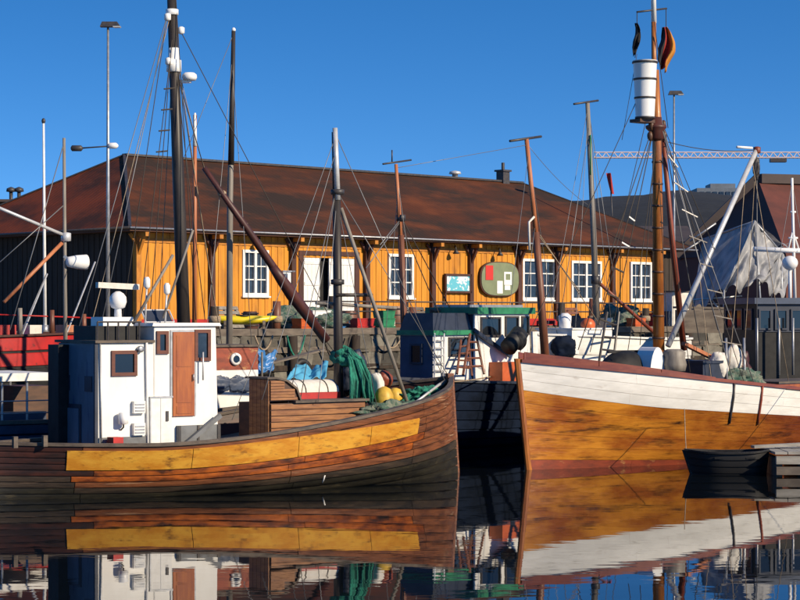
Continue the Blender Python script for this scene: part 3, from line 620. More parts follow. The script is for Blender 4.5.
# side windows, doors, fittings
window(wh_, 'y', SY, X(111), X(136.5), Z(123, 376), Z(123, 350.5), 'mahogany')
window(wf, 'y', SY, X(151.5) + .12, X(168), Z(160, 354), Z(160, 331), 'mahogany')
window(wf, 'y', SY, X(194), X(210), Z(202, 361), Z(202, 329.5), 'mahogany', 'glass_pale')
dr = MB().box(X(172), X(193.5), SY - .05, SY - .002, Z(183, 416), Z(183, 332)).build('door', 'door_varnish', wf)
x0, x1, z0, z1 = X(172), X(193.5), Z(183, 416), Z(183, 332); h = (z1 - z0)
for a, b_ in ((.03, .12), (.16, .55), (.59, .96)): MB().box(x0 + .09, x1 - .09, SY - .062, SY - .051, z0 + a * h, z0 + b_ * h).build('door_panel', 'door_varnish', dr)
MB().tube([(x1 - .05, SY - .09, z0 + .42 * h), (x1 - .05, SY - .09, z0 + .5 * h)], .015, 6).build('handle', 'metal_grey', dr, True)
MB().box(x0 - .05, x0 - .005, SY - .03, SY - .002, z0, z1).box(x1 + .005, x1 + .05, SY - .03, SY - .002, z0, z1).box(x0 - .05, x1 + .05, SY - .03, SY - .002, z1 + .003, z1 + .05).build('door_frame', 'metal_grey', wf)
ld = MB().box(X(150), X(171), SY - .035, SY - .002, zd + .05, Z(160, 398)).build('locker_door', 'white_trim', wf)
MB().box(X(149), X(172), SY - .05, SY - .003, Z(160, 398) + .003, Z(160, 398) + .04).build('door_frame', 'metal_grey', wf)
MB().box(X(149) , X(149) + .03, SY - .045, SY - .003, zd + .05, Z(160, 398)).box(X(160) - .006, X(160) + .006, SY - .04, SY - .0355, zd + .05, Z(160, 398)).build('door_frame', 'metal_grey', wf)
MB().box(X(165), X(167.5), SY - .06, SY - .036, Z(166, 421), Z(166, 411)).build('handle', 'metal_dark', ld)
for py in (401, 423):
    v_ = MB().box(X(131.5), X(143), SY - .12, SY - .002, Z(137, py + 12), Z(137, py)).build('vent_box', 'white_trim', wh_)
    for i in range(3): MB().box(X(132.5), X(142), SY - .135, SY - .121, Z(137, py + 10) + i * .07, Z(137, py + 10) + i * .07 + .03).build('louvre', 'metal_grey', v_)
MB().tube([(X(147), SY - .05, zd), (X(145.5), SY - .05, za)], .03, 8).build('pipe', 'white_trim', wh_, True)
MB().tube([(X(101), SY - .03, zd), (X(99.5), SY - .03, za)], .02, 6).build('pipe', 'metal_grey', wh_, True)
MB().lathe((X(139), SY - .04, Z(139, 349)), [(.02, -.06), (.08, -.06), (.07, .03), (.02, .05)], 10, 'y').build('lamp', 'metal_grey', wh_, True)
lmp = MB().lathe((X(120), SY - .16, Z(120, 418)), [(.05, -.14), (.11, -.12), (.11, .12), (.04, .14)], 12).build('deck_lamp', 'grp_white', wh_, True)
MB().tube([(X(121), SY, Z(120, 430)), (X(121), SY - .12, Z(120, 427)), (X(120), SY - .16, Z(120, 421))], .02, 6).build('bracket', 'metal_dark', lmp, True)
MB().box(xa + .02, xb - .03, SY - .03, SY - .002, zd, Z(120, 437)).build('kick_board', 'grey_paint', wh_)
for a, b_ in ((176, 178.5), (195, 197), (215, 218)): MB().box(X(a), X(b_), SY - .12, SY - .101, zd, Z(195, 425)).build('locker_frame', 'metal_dark', wf)
lo = MB().box(X(176), xc - .02, SY - .1, SY - .004, zd, Z(195, 425)).build('side_locker', 'grey_paint', wf)
MB().bar((X(181), SY - .2, Z(181, 444)), (X(216), SY - .2, Z(216, 415)), .1, .1).build('strut', 'grey_paint', wf)
MB().tube([(X(200), SY - .14, Z(200, 380)), (X(200), SY - .14, Z(200, 352))], .02, 6).build('grab_rail', 'metal_pale', wf, True)
MB().box(xa + .15, xa + .4, SY - .45, SY - .15, zd, Z(95, 437)).build('fish_box', 'red_paint', r0)
# roof gear: black locker, radar, small solar panel, hailers
bl = MB().box(X(103), X(147), -.6, .5, za + .06, Z(125, 326)).build('roof_locker', 'black_paint', r0)
for i in range(5): MB().tube([(X(103 + i * 10.5), -.68, za + .05), (X(103 + i * 10.5), -.68, Z(120, 322))], .02, 6).build('rail_post', 'metal_dark', bl)
MB().tube([(X(103), -.68, Z(103, 322)), (X(147), -.68, Z(147, 322))], .022, 6).build('guard_rail', 'metal_dark', bl)
def Y0(px, py): return F.y(px, py, -.1)
rd = MB().box(Y0(97, 320).x, Y0(127, 320).x, -.4, .2, Y0(110, 328).z, Y0(110, 317).z).build('radar_base', 'grp_white', r0)
p = Y0(118, 300); MB().tube([(p.x, -.1, Y0(118, 317).z), (p.x, -.1, Y0(118, 300).z)], [.09, .07], 10).build('pedestal', 'grp_white', rd, True)
MB().lathe((p.x, -.1, p.z), [(.10, -.2), (.16, -.17), (.2, -.05), (.19, .07), (.13, .15), (.05, .2)], 16).build('radar_housing', 'grp_white', rd, True)
a, b_ = Y0(97, 285), Y0(138, 287); MB().bar(a, b_, .14, .13).build('radar_scanner', 'canvas_white', rd)
pn = MB().add([(X(147, -.3), -.32, zf + .10), (X(172, -.3), -.32, zf + .10), (X(172, -.3), -.10, zf + .36), (X(147, -.3), -.10, zf + .36), (X(147, -.3), -.28, zf + .07), (X(172, -.3), -.28, zf + .07), (X(172, -.3), -.06, zf + .33), (X(147, -.3), -.06, zf + .33)], [(0, 1, 2, 3), (7, 6, 5, 4), (0, 4, 5, 1), (1, 5, 6, 2), (2, 6, 7, 3), (3, 7, 4, 0)]).build('solar_panel', 'navy_paint', r0)
pf = MB()
for a, b_ in (((145.5, -.33, .09), (173.5, -.33, .09)), ((145.5, -.09, .37), (173.5, -.09, .37)), ((145.5, -.33, .09), (145.5, -.09, .37)), ((173.5, -.33, .09), (173.5, -.09, .37))): pf.tube([(X(a[0], -.3), a[1], zf + a[2]), (X(b_[0], -.3), b_[1], zf + b_[2])], .018, 6)
pf.build('panel_frame', 'metal_pale', pn)
for px, py in ((147, 283), (167, 289)):
    p = F.y(px, py, -.5); q_ = F.y(px - 2, 325, -.5)
    hp = MB().tube([q_, p], .022, 6).build('pole', 'metal_pale', r0, True)
    MB().lathe(p, [(.04, -.13), (.075, -.08), (.075, .08), (.04, .14)], 12).build('hailer', 'grp_white', hp, True)
MB().tube([F.y(133, 324, -.6), F.y(173, 255, -.6)], .035, 6).build('stay_pole', 'mast_grey', r0, True)
MB().tube([F.y(163, 318, -.5), F.y(193, 230, -.5)], .03, 6).build('stay_pole', 'mast_grey', r0, True)
# companionway hood and trunk cabin, clad in planks
def CX(px, y=-.75): return F.y(px, 400, y).x
def CZ(px, py, y=-.75): return F.y(px, py, y).z
h0, h1, h2 = CX(271), CX(296), CX(366); ztop = CZ(283, 379); ztr = CZ(330, 402); ztf = CZ(360, 398)
tr = MB().frus(h0 + .002, h2, -.72, .72, zd, h0 + .002, h2 - .04, -.72, .72, ztr).build('trunk_cabin', 'cabin_dark', r0)
n = 8
for i in range(n):
    a = zd + .2 + (ztr - zd - .2) * i / n; b_ = zd + .2 + (ztr - zd - .2) * (i + 1) / n - .022
    MB().box(h0 + .01, h2 - .03, -.75, -.721, a, b_).build('plank', 'cabin_plank', tr)
MB().box(h1 - .05, h2 + .06, -.82, .82, ztr + .002, ztr + .06).build('cabin_top', 'rail_weathered', tr)
zz = ztr + .061; prof = [(h0 - .0, zd), (h0, ztop), (h0 + .15, ztop + .0), (h0 + .45, ztop - .06), (h1 + .0, ztop - .25), (h1 + .1, ztop - .5), (h1 + .12, zz)]
hd = MB(); vs = [(x, -.74, z) for x, z in prof] + [(x, .74, z) for x, z in prof]; k = len(prof)
def hood_prof(y0, y1, pr): 
    k = len(pr); return [(x, y0, z) for x, z in pr] + [(x, y1, z) for x, z in pr], [tuple(range(k)), tuple(range(2 * k - 1, k - 1, -1))] + [(i, i + k, (i + 1) % k + k, (i + 1) % k) for i in range(k)]
hx = CX(246) - .02
ho = MB().add(*hood_prof(-.7, .22, [(h0, zz), (h0, ztop)] + prof[2:6] + [(h1 + .1, zz)])).build('companion_hood', 'cabin_dark', r0)
pr2 = [(h0 + .02, ztop - .03), (h0 + .15, ztop - .03), (h0 + .42, ztop - .09), (h1 - .04, ztop - .28), (h1 + .05, ztop - .52), (h1 + .05, zz + .02)]
for i in range(7):
    a = zz + .02 + (ztop - zz - .05) * i / 7; b_ = zz + .02 + (ztop - zz - .05) * (i + 1) / 7 - .012
    xr = h1 + .06 if a < ztop - .45 else h1 - .02 if a < ztop - .28 else h0 + .40
    MB().box(h0 + .01, xr, -.73, -.701, a, b_).build('plank', 'cabin_plank', ho)
vs, fs = hood_prof(-.76, .28, [(h0 - .1, ztop + .002), (h0 - .1, ztop + .045), (h0 + .16, ztop + .05), (h0 + .48, ztop - .02), (h1 + .05, ztop - .22), (h1 + .16, ztop - .5), (h1 + .17, zz), (h1 + .125, zz), (h1 + .12, ztop - .5), (h1 + .01, ztop - .25), (h0 + .45, ztop - .062), (h0 + .15, ztop + .002)])
MB().add(vs, fs).build('hood_roof', 'rail_weathered', ho)
for i in range(5): MB().box(h0 - .03, h0 - .002, -.68 + i * .177, -.68 + (i + 1) * .177 - .012, zd, ztop - .02).build('door_board', 'cabin_plank', ho)
# white and red life raft canister on the cabin top
lr = thing('life_raft', 'white life raft canister with red base on the front boat cabin top', 'life raft', MW[r0.name] @ Vector((CX(312, .1), .25, ztr + .06)), A36)
hw = (CX(336, .1) - CX(292, .1)) / 2
MB().grid(lambda u, v: (-hw + 2 * hw * u, .38 * math.cos(math.pi * v), .16 + .30 * math.sin(math.pi * v)), 1, 14).build('canister', 'canvas_white', lr, True)
for e in (-hw, hw): MB().add([(e, .38 * math.cos(math.pi * i / 14), .16 + .3 * math.sin(math.pi * i / 14)) for i in range(15)], [tuple(range(15))]).build('end_cap', 'canvas_white', lr)
MB().box(-hw - .02, hw + .02, -.4, .4, 0, .155).build('cradle', 'red_paint', lr)
for x in (-hw * .5, hw * .5): MB().tube([(x, .385 * math.cos(math.pi * i / 10), .16 + .306 * math.sin(math.pi * i / 10)) for i in range(11)], .015, 5).build('strap', 'rope_dark', lr, True)
# foremast
mb0, mtop = F.y(339.5, 410, 0), F.y(335, 128, 0); mid = F.y(336.5, 190, 0)
fmst = spar(fb_, 'foremast', [Vector((mb0.x, 0, zd)), mid], [.13, .10], 'mast_black', 12)
spar(fb_, 'topmast', [mid - Vector((0, .05, .25)), mtop], [.075, .065], 'metal_pale', 10, fmst)
spar(fb_, 'antenna', [F.y(332.5, 132, .1), F.y(333.5, 195, .1)], .022, 'metal_dark', 6, fmst)
for py in (192, 282): p = F.y(337.5, py, 0); MB().lathe(p, [(.11, -.07), (.17, -.06), (.17, .06), (.11, .07)], 12).build('mast_band', 'metal_dark', fmst, True)
spar(fb_, 'crosstree', [F.y(336, 295, -.1), F.y(372, 295, -.1)], .045, 'mast_black', 8, fmst)
spar(fb_, 'brace', [F.y(341, 208, 0), F.y(407, 402, -.6)], .05, 'mast_grey', 8, fmst)
spar(fb_, 'boom', [F.y(316, 303, .2), F.y(396, 308, .2)], .045, 'mast_grey', 8, fmst)
for a, c in (((336, 190), (287, 408)), ((336, 190), (300, 402)), ((336, 135), (448, 388)), ((336, 190), (452, 382))):
    MB().tube([F.y(*a, 0), F.y(*c, -.6 if c[0] < 400 else 0)], .011, 5).build('stay', 'wire', fmst, True)
# nets, buoys and deck gear near the bow
p = F.y(357, 400, -.3); nt_ = MB(); tp = F.y(346, 352, -.15)
for i in range(70):
    a0 = rnd.uniform(0, 1); e = F.y(350 + 24 * a0, 396 + 8 * rnd.random(), -.55 + .5 * rnd.random()); st0 = tp + Vector((rnd.uniform(-.12, .14), rnd.uniform(-.12, .12), rnd.uniform(-.12, .1)))
    c1 = st0.lerp(e, .35) + Vector((.12 * a0, -.06, .22)); c2 = st0.lerp(e, .7) + Vector((.10 * a0 + rnd.uniform(-.05, .05), -.08, .16)); nt_.tube([st0, c1, c2, e], [.03, .035, .04, .03], 5)
o = nt_.build('green_net', 'green_net', None, True); o.matrix_world = MW[r0.name].copy()
tag(o, 'bright green net hung in strands beside the front boat foremast', 'net')
p2 = F.y(350, 360, .1)
o = MB().blob((0, 0, 0), (.34, .26, .24), 4, .22, 1.8, 48, 30).build('green_net', 'green_net', None, True); o.location = MW[r0.name] @ Vector((p.x - .2, .0, F.y(348, 357, 0).z)); tag(o, 'small green net bundle tied to the top of the hanging net', 'net')
def lay(name, px, py, y, mb, m, lab, cat, group=None, smooth=True):
    p = F.y(px, py, y); o = mb.build(name, m, None, smooth); o.location = MW[r0.name] @ p; o.rotation_euler = (0, 0, A36); return tag(o, lab, cat, group)
fh = sorted((F.y(370, 400, -.4).x, F.y(402, 400, -.4).x)); MB().frus(fh[0], fh[1], -.75, .6, .9, fh[0], fh[1] - .1, -.7, .55, 1.78).build('fore_hatch', 'cabin_dark', r0)
lay('sack', 376, 393, -.2, MB().blob((0, 0, 0), (.17, .3, .52), 6, .12), 'canvas_white', 'white canvas sack beside the green net', 'sack')
lay('buoy', 384, 400, -.5, MB().lathe((0, 0, 0), [(.05, .34), (.16, .28), (.24, .12), (.25, -.05), (.2, -.2), (.08, -.28)], 18), 'yellow_soft', 'yellow buoy at the foot of the white sack', 'buoy')
lay('buoy', 395, 398, .1, MB().lathe((0, 0, 0), [(.05, .26), (.14, .22), (.2, .1), (.2, -.05), (.15, -.16), (.06, -.22)], 18), 'yellow_soft', 'smaller yellow buoy nearer the bow', 'buoy')
lay('float', 384, 379, -.1, MB().blob((0, 0, 0), (.22, .2, .21), 2, .12), 'boom_red', 'dark red float on top of the yellow buoys', 'float')
lay('net_heap', 392, 411, -.6, MB().blob((0, 0, 0), (1.0, .5, .22), 8, .4, 3, 56, 30), 'net_mix', 'pale green net heap along the front boat foredeck', 'net')
lay('net_heap', 424, 397, -.2, MB().blob((0, 0, 0), (.5, .35, .22), 12, .45, 3, 56, 30), 'green_net', 'green net bundle just behind the front boat bow', 'net')
lay('tarpaulin', 353, 375, .9, MB().blob((0, 0, 0), (.4, .35, .55), 7, .35), 'navy_paint', 'dark blue tarpaulin bundle behind the foremast', 'tarpaulin')
ws = MB().tube([F.y(436, 388, -.3), F.y(447, 381, .1)], .07, 8).build('bow_roller', 'mast_grey', r0, True)
MB().tube([F.y(412, 405, -.8), F.y(440, 384, -.5)], .035, 8).build('whisker_pole', 'metal_pale', r0, True)
MB().tube([fb_.pt(.565, v, -1, .015) for v in (.39, .43, .47)], .022, 6).build('outlet_pipe', 'white_trim', r0, True)
for px in (30, 60): MB().box(F.y(px, 447, -1.6).x - .05, F.y(px, 447, -1.6).x + .05, -.9, -.8, sh(.1), sh(.1) + .25).build('bitt', 'rail_weathered', r0)

# ================================================================== blue boat lying behind it
bb = Boat('blue_fishing_boat', 'blue hulled boat with tall dark mast moored behind the front boat', (-8.5, 51.4, 0), A36, 15, 4.0, lambda u: 1.45 + 1.0 * max(0, u - .45) ** 1.6)
bb.strakes(8, lambda r, k: 'blue_paint' if r > 5 else 'navy_hull', sides=(-1, 1)); bb.caprail('rail_weathered'); bb.deck(.35); bb.stem('navy_hull')
r1 = bb.root; F = bb.F
cn = MB().box(F.y(-12, 370, -1.2).x, F.y(52, 370, -1.2).x, -1.3, 1.2, F.y(20, 381, -1.2).z, F.y(20, 373, -1.2).z).build('canopy', 'white_trim', r1)
for px in (2, 27, 50):
    for y in (-1.2, 1.1): MB().tube([(F.y(px, 400, -1.2).x, y, 1.1), (F.y(px, 400, -1.2).x, y, F.y(20, 381, -1.2).z)], .03, 6).build('canopy_post', 'metal_grey', cn)
MB().box(F.y(10, 400, .4).x, F.y(46, 400, .4).x, .2, 1.2, 1.1, F.y(20, 386, .4).z).build('engine_box', 'cabin_dark', r1)
MB().box(F.y(-10, 400, -.4).x, F.y(48, 400, -.4).x, -.3, .1, 1.1, F.y(20, 412, -.3).z).build('bench', 'blue_paint', r1)
for z in (.25, .55): MB().tube([(-7, -1.55, 1.45 + z), (F.y(52, 410, -1.5).x, -1.62, 1.45 + z)], .018, 6).build('guard_rail', 'metal_grey', r1, True)
b0, b1 = F.y(184, 330, 0), F.y(170.5, -30, 0); d_ = (b0 - b1).normalized(); base = b0 + d_ * ((b0.z - 1.1) / -d_.z)
km = spar(bb, 'main_mast', [base, b0.lerp(b1, .4), b1], [.19, .16, .115], 'mast_black', 14)
def onmast(py): t = (330 - py) / 360; return b0.lerp(b1, t)
MB().lathe(onmast(60), [(.15, -.32), (.2, -.3), (.2, .0), (.15, .02), (.15, .32), (.13, .33)], 14).build('mast_collar', 'grp_white', km, True)
MB().lathe(onmast(12), [(.13, -.08), (.17, -.07), (.17, .07), (.13, .08)], 14).build('mast_collar', 'grp_white', km, True)
p = onmast(78); rdm = MB().bar(p + Vector((.1, 0, -.08)), p + Vector((.36, -.25, -.08)), .12, .08).build('radar_bracket', 'grp_white', km)
MB().lathe(p + Vector((.33, -.22, .04)), [(.05, -.1), (.17, -.09), (.2, -.02), (.19, .06), (.13, .11), (.03, .12)], 20).build('radar_dome', 'grp_white', rdm, True)
for py, dx in ((18, -.2), (62, -.22), (30, .2)): MB().lathe(onmast(py) + Vector((dx, -.1, 0)), [(.04, -.1), (.09, -.07), (.09, .07), (.04, .1)], 10).build('lamp', 'grp_white', km, True)
p0 = onmast(66)
def wstay(parent, a, b_, r=.012, m='rope_dark', sag=0): return rope('stay', m, parent, a, b_, r, sag)
Mw = MW[r1.name]
for a, c in (((166, 20), (74, 345)), ((168, 15), (100, 330)), ((166, 24), (122, 320)), ((179, 28), (330, 318)), ((170, 60), (140, 312)), ((172, 40), (150, 315)), ((176, 70), (205, 320)), ((178, 70), (214, 300)), ((176, 0), (196, 320))):
    wstay(km, Mw @ F.y(*a, -.1), Mw @ F.y(*c, -1.2 if c[0] < 300 else 0), .012, 'wire' if a[0] < 170 and c[0] != 122 else 'rope_dark')
for i in range(4):
    y0 = 88 + i * 21; xl = 166 - i * 2.6
    MB().tube([F.y(xl - 2, y0 + 1, -.5), F.y(xl + 9, y0, -.5)], .022, 5).build('ratline', 'rope_dark', km)
spar(bb, 'spar', [F.y(194.5, 330, .4), F.y(195, 115, .4)], [.07, .05], 'mast_orange', 8); spar(bb, 'spar_tip', [F.y(195, 146, .38), F.y(195, 113, .38)], [.062, .03], 'grp_white', 8)
mz = spar(bb, 'mizzen_mast', [F.y(229, 390, .5), F.y(230, 200, .5), F.y(233.5, 30, .5)], [.09, .085, .05], 'mast_grey', 10)
spar(bb, 'mast_top', [F.y(231, 165, .5), F.y(233.5, 31, .5)], [.088, .056], 'mast_black', 10, mz); MB().blob(F.y(233.6, 30, .5), (.06, .06, .07), 1, 0, nu=8, nv=6).build('truck', 'grp_white', mz, True)
bo = spar(bb, 'derrick_boom', [F.y(204, 168, -.2), F.y(250, 233, -.2), F.y(290, 292, 0), F.y(326, 340, .2)], [.07, .1, .13, .14], 'boom_dark', 10)
for t in (.2, .45, .7): p = F.y(204, 168, -.2).lerp(F.y(290, 292, 0), t); MB().blob(p, (.12, .12, .1), 2, .1, nu=10, nv=8).build('lashing', 'rope_tan', bo, True)
MB().tube([F.y(272, 266, -.1), F.y(281, 279, -.1), F.y(292, 295, 0), F.y(306, 313, .1), F.y(314, 324, .15)], [.115, .15, .175, .16, .14], 12).build('furled_sail', 'boom_dark', bo, True)
wstay(bo, Mw @ F.y(204, 168, -.2), Mw @ F.y(176, 70, 0), .014); wstay(bo, Mw @ F.y(300, 305, 0), Mw @ F.y(340, 360, .2), .014)
# deckhouse with porthole
y_ = -.9; x0, x1 = F.y(203, 370, y_).x, F.y(258, 370, y_).x; zt, zm = F.y(235, 347, y_).z, F.y(235, 370, y_).z
dh = MB().box(x0, x1, y_, .9, 1.0, zm - .003).build('deckhouse', 'white_paint', r1)
MB().box(x0, x1, y_ - .003, .9, zm, zt).build('upper_panel', 'boot_red', dh); MB().box(x0 - .06, x1 + .06, y_ - .06, .95, zt + .003, zt + .06).build('roof', 'rail_weathered', dh)
pc = F.y(235.5, 359, y_ - .02)
def ring(parent, c, r, m='white_trim', g='glass_dark', ax='y'):
    o = MB().lathe(c, [(r * .66, -.05), (r, -.05), (r * 1.05, 0), (r, .03), (r * .66, .03)], 20, ax).build('porthole', m, parent, True)
    MB().lathe(c, [(r * .6, -.062), (r * .6, -.051)], 20, ax).build('pane', g, o)
ring(dh, pc, .16)
for i, px in enumerate((222, 236, 246)):
    p = F.y(px, 384, y_ - .04); MB().blob(p, (.26, .03, .2), 3 + i, .3).build('tarp_patch', 'blue_paint', dh, True)
def drape(name, m_, lab, a, b_, c_, d_, amp=.07, n=30):
    A_, B_, C_, D_ = (Vector(v) for v in (a, b_, c_, d_)); nn = (B_ - A_).cross(C_ - A_).normalized()
    o = MB().grid(lambda u, v: A_.lerp(B_, u).lerp(C_.lerp(D_, u), v) + nn * amp * (math.sin(u * 17 + 4 * noise.noise((u * 2, v * 2, 3))) * (.3 + v) + 1.3 * noise.noise((u * 5, v * 5, 7))) + Vector((0, 0, -.1 * math.sin(math.pi * u) * (1 - v) + .16 * noise.noise((u * 5, 2, v)))), n, n).build(name, m_, None, True)
    md = o.modifiers.new('thick', 'SOLIDIFY'); md.thickness = .015; return tag(o, lab, 'tarpaulin')
drape('tarpaulin', 'blue_tarp', 'crumpled bright blue tarpaulin right of the red porthole deckhouse', Mw @ F.y(258, 348, -.7), Mw @ F.y(276, 351, -.1), Mw @ F.y(259, 374, -.9), Mw @ F.y(270, 371, -.3))
drape('tarpaulin', 'cyan_tarp', 'pale turquoise tarpaulin behind the life raft canister', Mw @ F.y(296, 364, .5), Mw @ F.y(328, 362, .5), Mw @ F.y(286, 380, -.5), Mw @ F.y(326, 379, -.5), .05)
MB().tube([F.y(262, 385, -.9), F.y(262, 352, -.9)], .03, 6).build('tarp_pole', 'mast_grey', r1, True)
MB().box(F.y(259, 390, 0).x, F.y(330, 390, 0).x, -.6, .6, 1.1, F.y(300, 384, 0).z).build('hatch', 'navy_hull', r1)
MB().bar(F.y(262, 365, .3), F.y(322, 350, .6), .25, .05).build('gangplank', 'quay_wood', r1)
# post with searchlight and two spars at the left
sp = spar(bb, 'signal_post', [F.y(66, 420, .3), F.y(64, 138, .3)], [.065, .04], 'mast_grey', 8)
MB().lathe(F.y(77, 262, .2), [(.06, -.3), (.13, -.26), (.18, 0), (.2, .26), (.16, .28)], 18, 'x').build('searchlight', 'grp_white', sp, True)
MB().bar(F.y(64, 256, .3), F.y(72, 262, .2), .08, .08).build('bracket', 'metal_grey', sp)
spar(bb, 'spar', [F.y(-20, 200, .3), F.y(66, 236, .3)], .045, 'metal_pale', 8, sp)
spar(bb, 'spar', [F.y(4, 302, .3), F.y(62, 243, .3)], .05, 'mast_orange', 8, sp)
MB().lathe(F.y(66, 237, .3), [(.05, -.12), (.13, -.1), (.13, .1), (.05, .12)], 10).build('spar_socket', 'metal_pale', sp, True)
for a, c in (((64, 143), (10, 330)), ((64, 205), (0, 262)), ((46, 275), (20, 335))): wstay(sp, Mw @ F.y(*a, .3), Mw @ F.y(*c, .2), .014, 'wire')
# ================================================================== red boat at the left quay
rb_ = Boat('red_boat', 'bright red hulled boat by the dark warehouse end', (-13.75, 59.2, 0), A36, 10, 3.4, lambda u: 3.42 + .25 * max(0, u - .5), low=.8)
rb_.strakes(9, lambda r, k: 'red_paint' if r > 6 else 'black_paint', ns=24, proud=.012); rb_.caprail('post_brown', .16, .06); rb_.deck(.3, 'red_paint'); rb_.stem('red_paint')  # strakes below the red are black to stand in for shadow
F = rb_.F; r2 = rb_.root
for px, h in ((20, 308), (52, 310), (-10, 308), (84, 314)): MB().tube([F.y(px, 336, -1.1), F.y(px, h, -1.1)], [.09, .07], 8).build('bitt', ('mast_grey', 'mast_brown')[px > 30], r2, True)
MB().tube([F.y(-20, 314, -1), F.y(95, 318, -1)], .025, 6).build('guard_rail', 'red_paint', r2, True)
for px, wd, m_ in ((32, 13, 'canvas_white'), (66, 12, 'mast_orange'), (4, 16, 'red_paint')): MB().box(F.y(px - wd / 2, 330, -.5).x, F.y(px + wd / 2, 330, -.5).x, -.8, -.2, 3.1, F.y(px, 325, -.5).z).build('deck_box', m_, r2)
MB().tube([F.y(20, 340, -.9), F.y(47, 274, .2)], .035, 6).build('ladder_pole', 'metal_grey', r2); MB().tube([F.y(64, 340, -1.0), F.y(95, 262, .2)], .03, 6).build('ladder_pole', 'metal_grey', r2)

# ================================================================== navy and white boat between the two bows
A52 = R(52)
nb = Boat('navy_fishing_boat', 'navy hulled boat with white green roofed wheelhouse between the two wooden bows', (2.75, 62.6, 0), A52 + math.pi, 13.5, 4.3, lambda u: 2.0 + .9 * max(0, u - .5) ** 1.5, rb=.1)
nb.strakes(10, lambda r, k: 'navy_hull', ns=26, proud=.012); nb.caprail('navy_paint', .18, .08); nb.deck(.4); nb.stem('navy_hull')
F = nb.F; r3 = nb.root; yu, yl = 1.35, 1.32
x1, x0 = F.y(473, 340, yu).x, F.y(531, 340, yu).x; zt = F.y(500, 314, yu).z
ah = MB().frus(x0, x1, -.35, yu, 1.55, x0 + .1, x1 - .05, -.3, yu, zt).build('wheelhouse', 'white_paint', r3)
MB().box(x0 - .1, x1 + .04, -.42, yu + .1, zt + .002, zt + .2).build('roof', 'green_paint', ah); MB().box(x0 + .15, x1 - .12, -.2, yu - .2, zt + .202, zt + .28).build('roof_top', 'metal_grey', ah)
MB().box(x1 - .04, x1 + .012, -.35, yu - .004, 1.6, zt - .01).build('front_panel', 'navy_paint', ah)
def pxw(a, b_, t, bo, **k): xs = sorted((F.y(a, 330, yu).x, F.y(b_, 330, yu).x)); c = (a + b_) / 2; return window(ah, 'y', yu, xs[0], xs[1], F.y(c, bo, yu).z, F.y(c, t, yu).z, 'metal_dark', 'glass_dark', .06, 1)
pxw(480, 500, 317, 337); pxw(504.5, 518, 316, 336); pxw(521, 528.5, 316, 335)
for y0 in (-.2, .5): window(ah, 'x', x1 + .012, y0, y0 + .55, zt - .85, zt - .2, 'navy_paint', 'glass_dark', .05, 1)
lx1, lx0 = F.y(433, 350, yl).x, F.y(474, 350, yl).x; lz = F.y(450, 335, yl).z
lh = MB().box(max(lx0, x1 + .02), lx1, .12, yl, 1.55, lz).build('forward_house', 'white_paint', r3)
MB().box(max(lx0, x1 + .02), lx1 + .1, .05, yl + .1, lz + .002, lz + .14).build('house_roof', 'green_paint', lh); MB().frus(x1 + .05, lx1 + .02, .1, yl + .02, lz + .142, x1 + .05, lx1 - .15, .2, yl - .12, F.y(455, 313, yl).z).build('roof_locker', 'navy_paint', lh)
MB().box(lx1 - .03, lx1 + .014, .12, yl - .004, 1.6, lz - .01).build('front_panel', 'blue_paint', lh)
window(lh, 'x', lx1 + .014, .5, .95, lz - .85, lz - .25, 'navy_paint', 'glass_dark', .06, 1)
xs = sorted((F.y(448, 345, yl).x, F.y(470, 345, yl).x)); window(lh, 'y', yl, xs[0], xs[1], F.y(459, 356, yl).z, F.y(459, 337, yl).z, 'metal_dark', 'glass_pale', .06, 1)
def ladder(name, parent, a0, a1, b0, b1, n, r, m):       # two stiles and rungs
    o = MB().tube([a0, a1], r, 6).tube([b0, b1], r, 6).build(name, m, parent)
    for i in range(1, n + 1): t = i / (n + 1); MB().tube([Vector(a0).lerp(a1, t), Vector(b0).lerp(b1, t)], r * .8, 5).build('rung', m, o)
ladder('ladder', r3, F.y(434.5, 378, yl + .1), F.y(434.5, 333, yl + .1), F.y(444, 378, yl + .1), F.y(444, 333, yl + .1), 5, .03, 'metal_pale')
ladder('gangway', r3, F.y(463, 375, 2.0), F.y(470, 334, 1.5), F.y(484, 374, 2.0), F.y(476, 334, 1.5), 4, .04, 'mast_brown')
ladder('gangway', r3, F.y(457, 374, 2.0), F.y(461, 340, 1.5), F.y(472, 376, 2.0), F.y(468, 338, 1.5), 4, .035, 'mast_brown')
MB().bar(F.y(474, 330, yu + .1), F.y(510, 356, yu + .1), .06, .12).build('handrail', 'navy_paint', r3)
MB().box(F.y(515, 370, yu + .3).x, F.y(497, 370, yu + .3).x, yu + .02, yu + .5, 1.7, F.y(505, 362, yu + .3).z).build('fish_box', 'orange_plastic', r3)
m1 = spar(nb, 'foremast', [F.y(406, 385, 0), F.y(401, 235, 0)], [.11, .09], 'mast_brown', 10); spar(nb, 'topmast', [F.y(401.4, 250, 0), F.y(396, 164, 0)], [.07, .05], 'mast_orange', 8, m1)
spar(nb, 'crossbar', [F.y(383, 164, 0), F.y(411, 160, 0)], .03, 'metal_dark', 6, m1); spar(nb, 'antenna', [F.y(392, 162, 0), F.y(392, 150, 0)], .022, 'metal_dark', 6, m1)
MB().lathe(F.y(401, 218, 0), [(.08, -.1), (.14, -.09), (.14, .09), (.08, .1)], 10).build('mast_band', 'metal_dark', m1, True)
m2 = spar(nb, 'aft_mast', [F.y(547, 380, 0), F.y(536, 232, 0)], [.15, .11], 'mast_brown', 12); spar(nb, 'topmast', [F.y(537, 245, 0), F.y(526.5, 139, 0)], [.085, .07], 'mast_orange', 10, m2)
spar(nb, 'crossbar', [F.y(510, 141, 0), F.y(541, 136.5, 0)], .045, 'metal_dark', 6, m2); p = F.y(532, 222, .1)
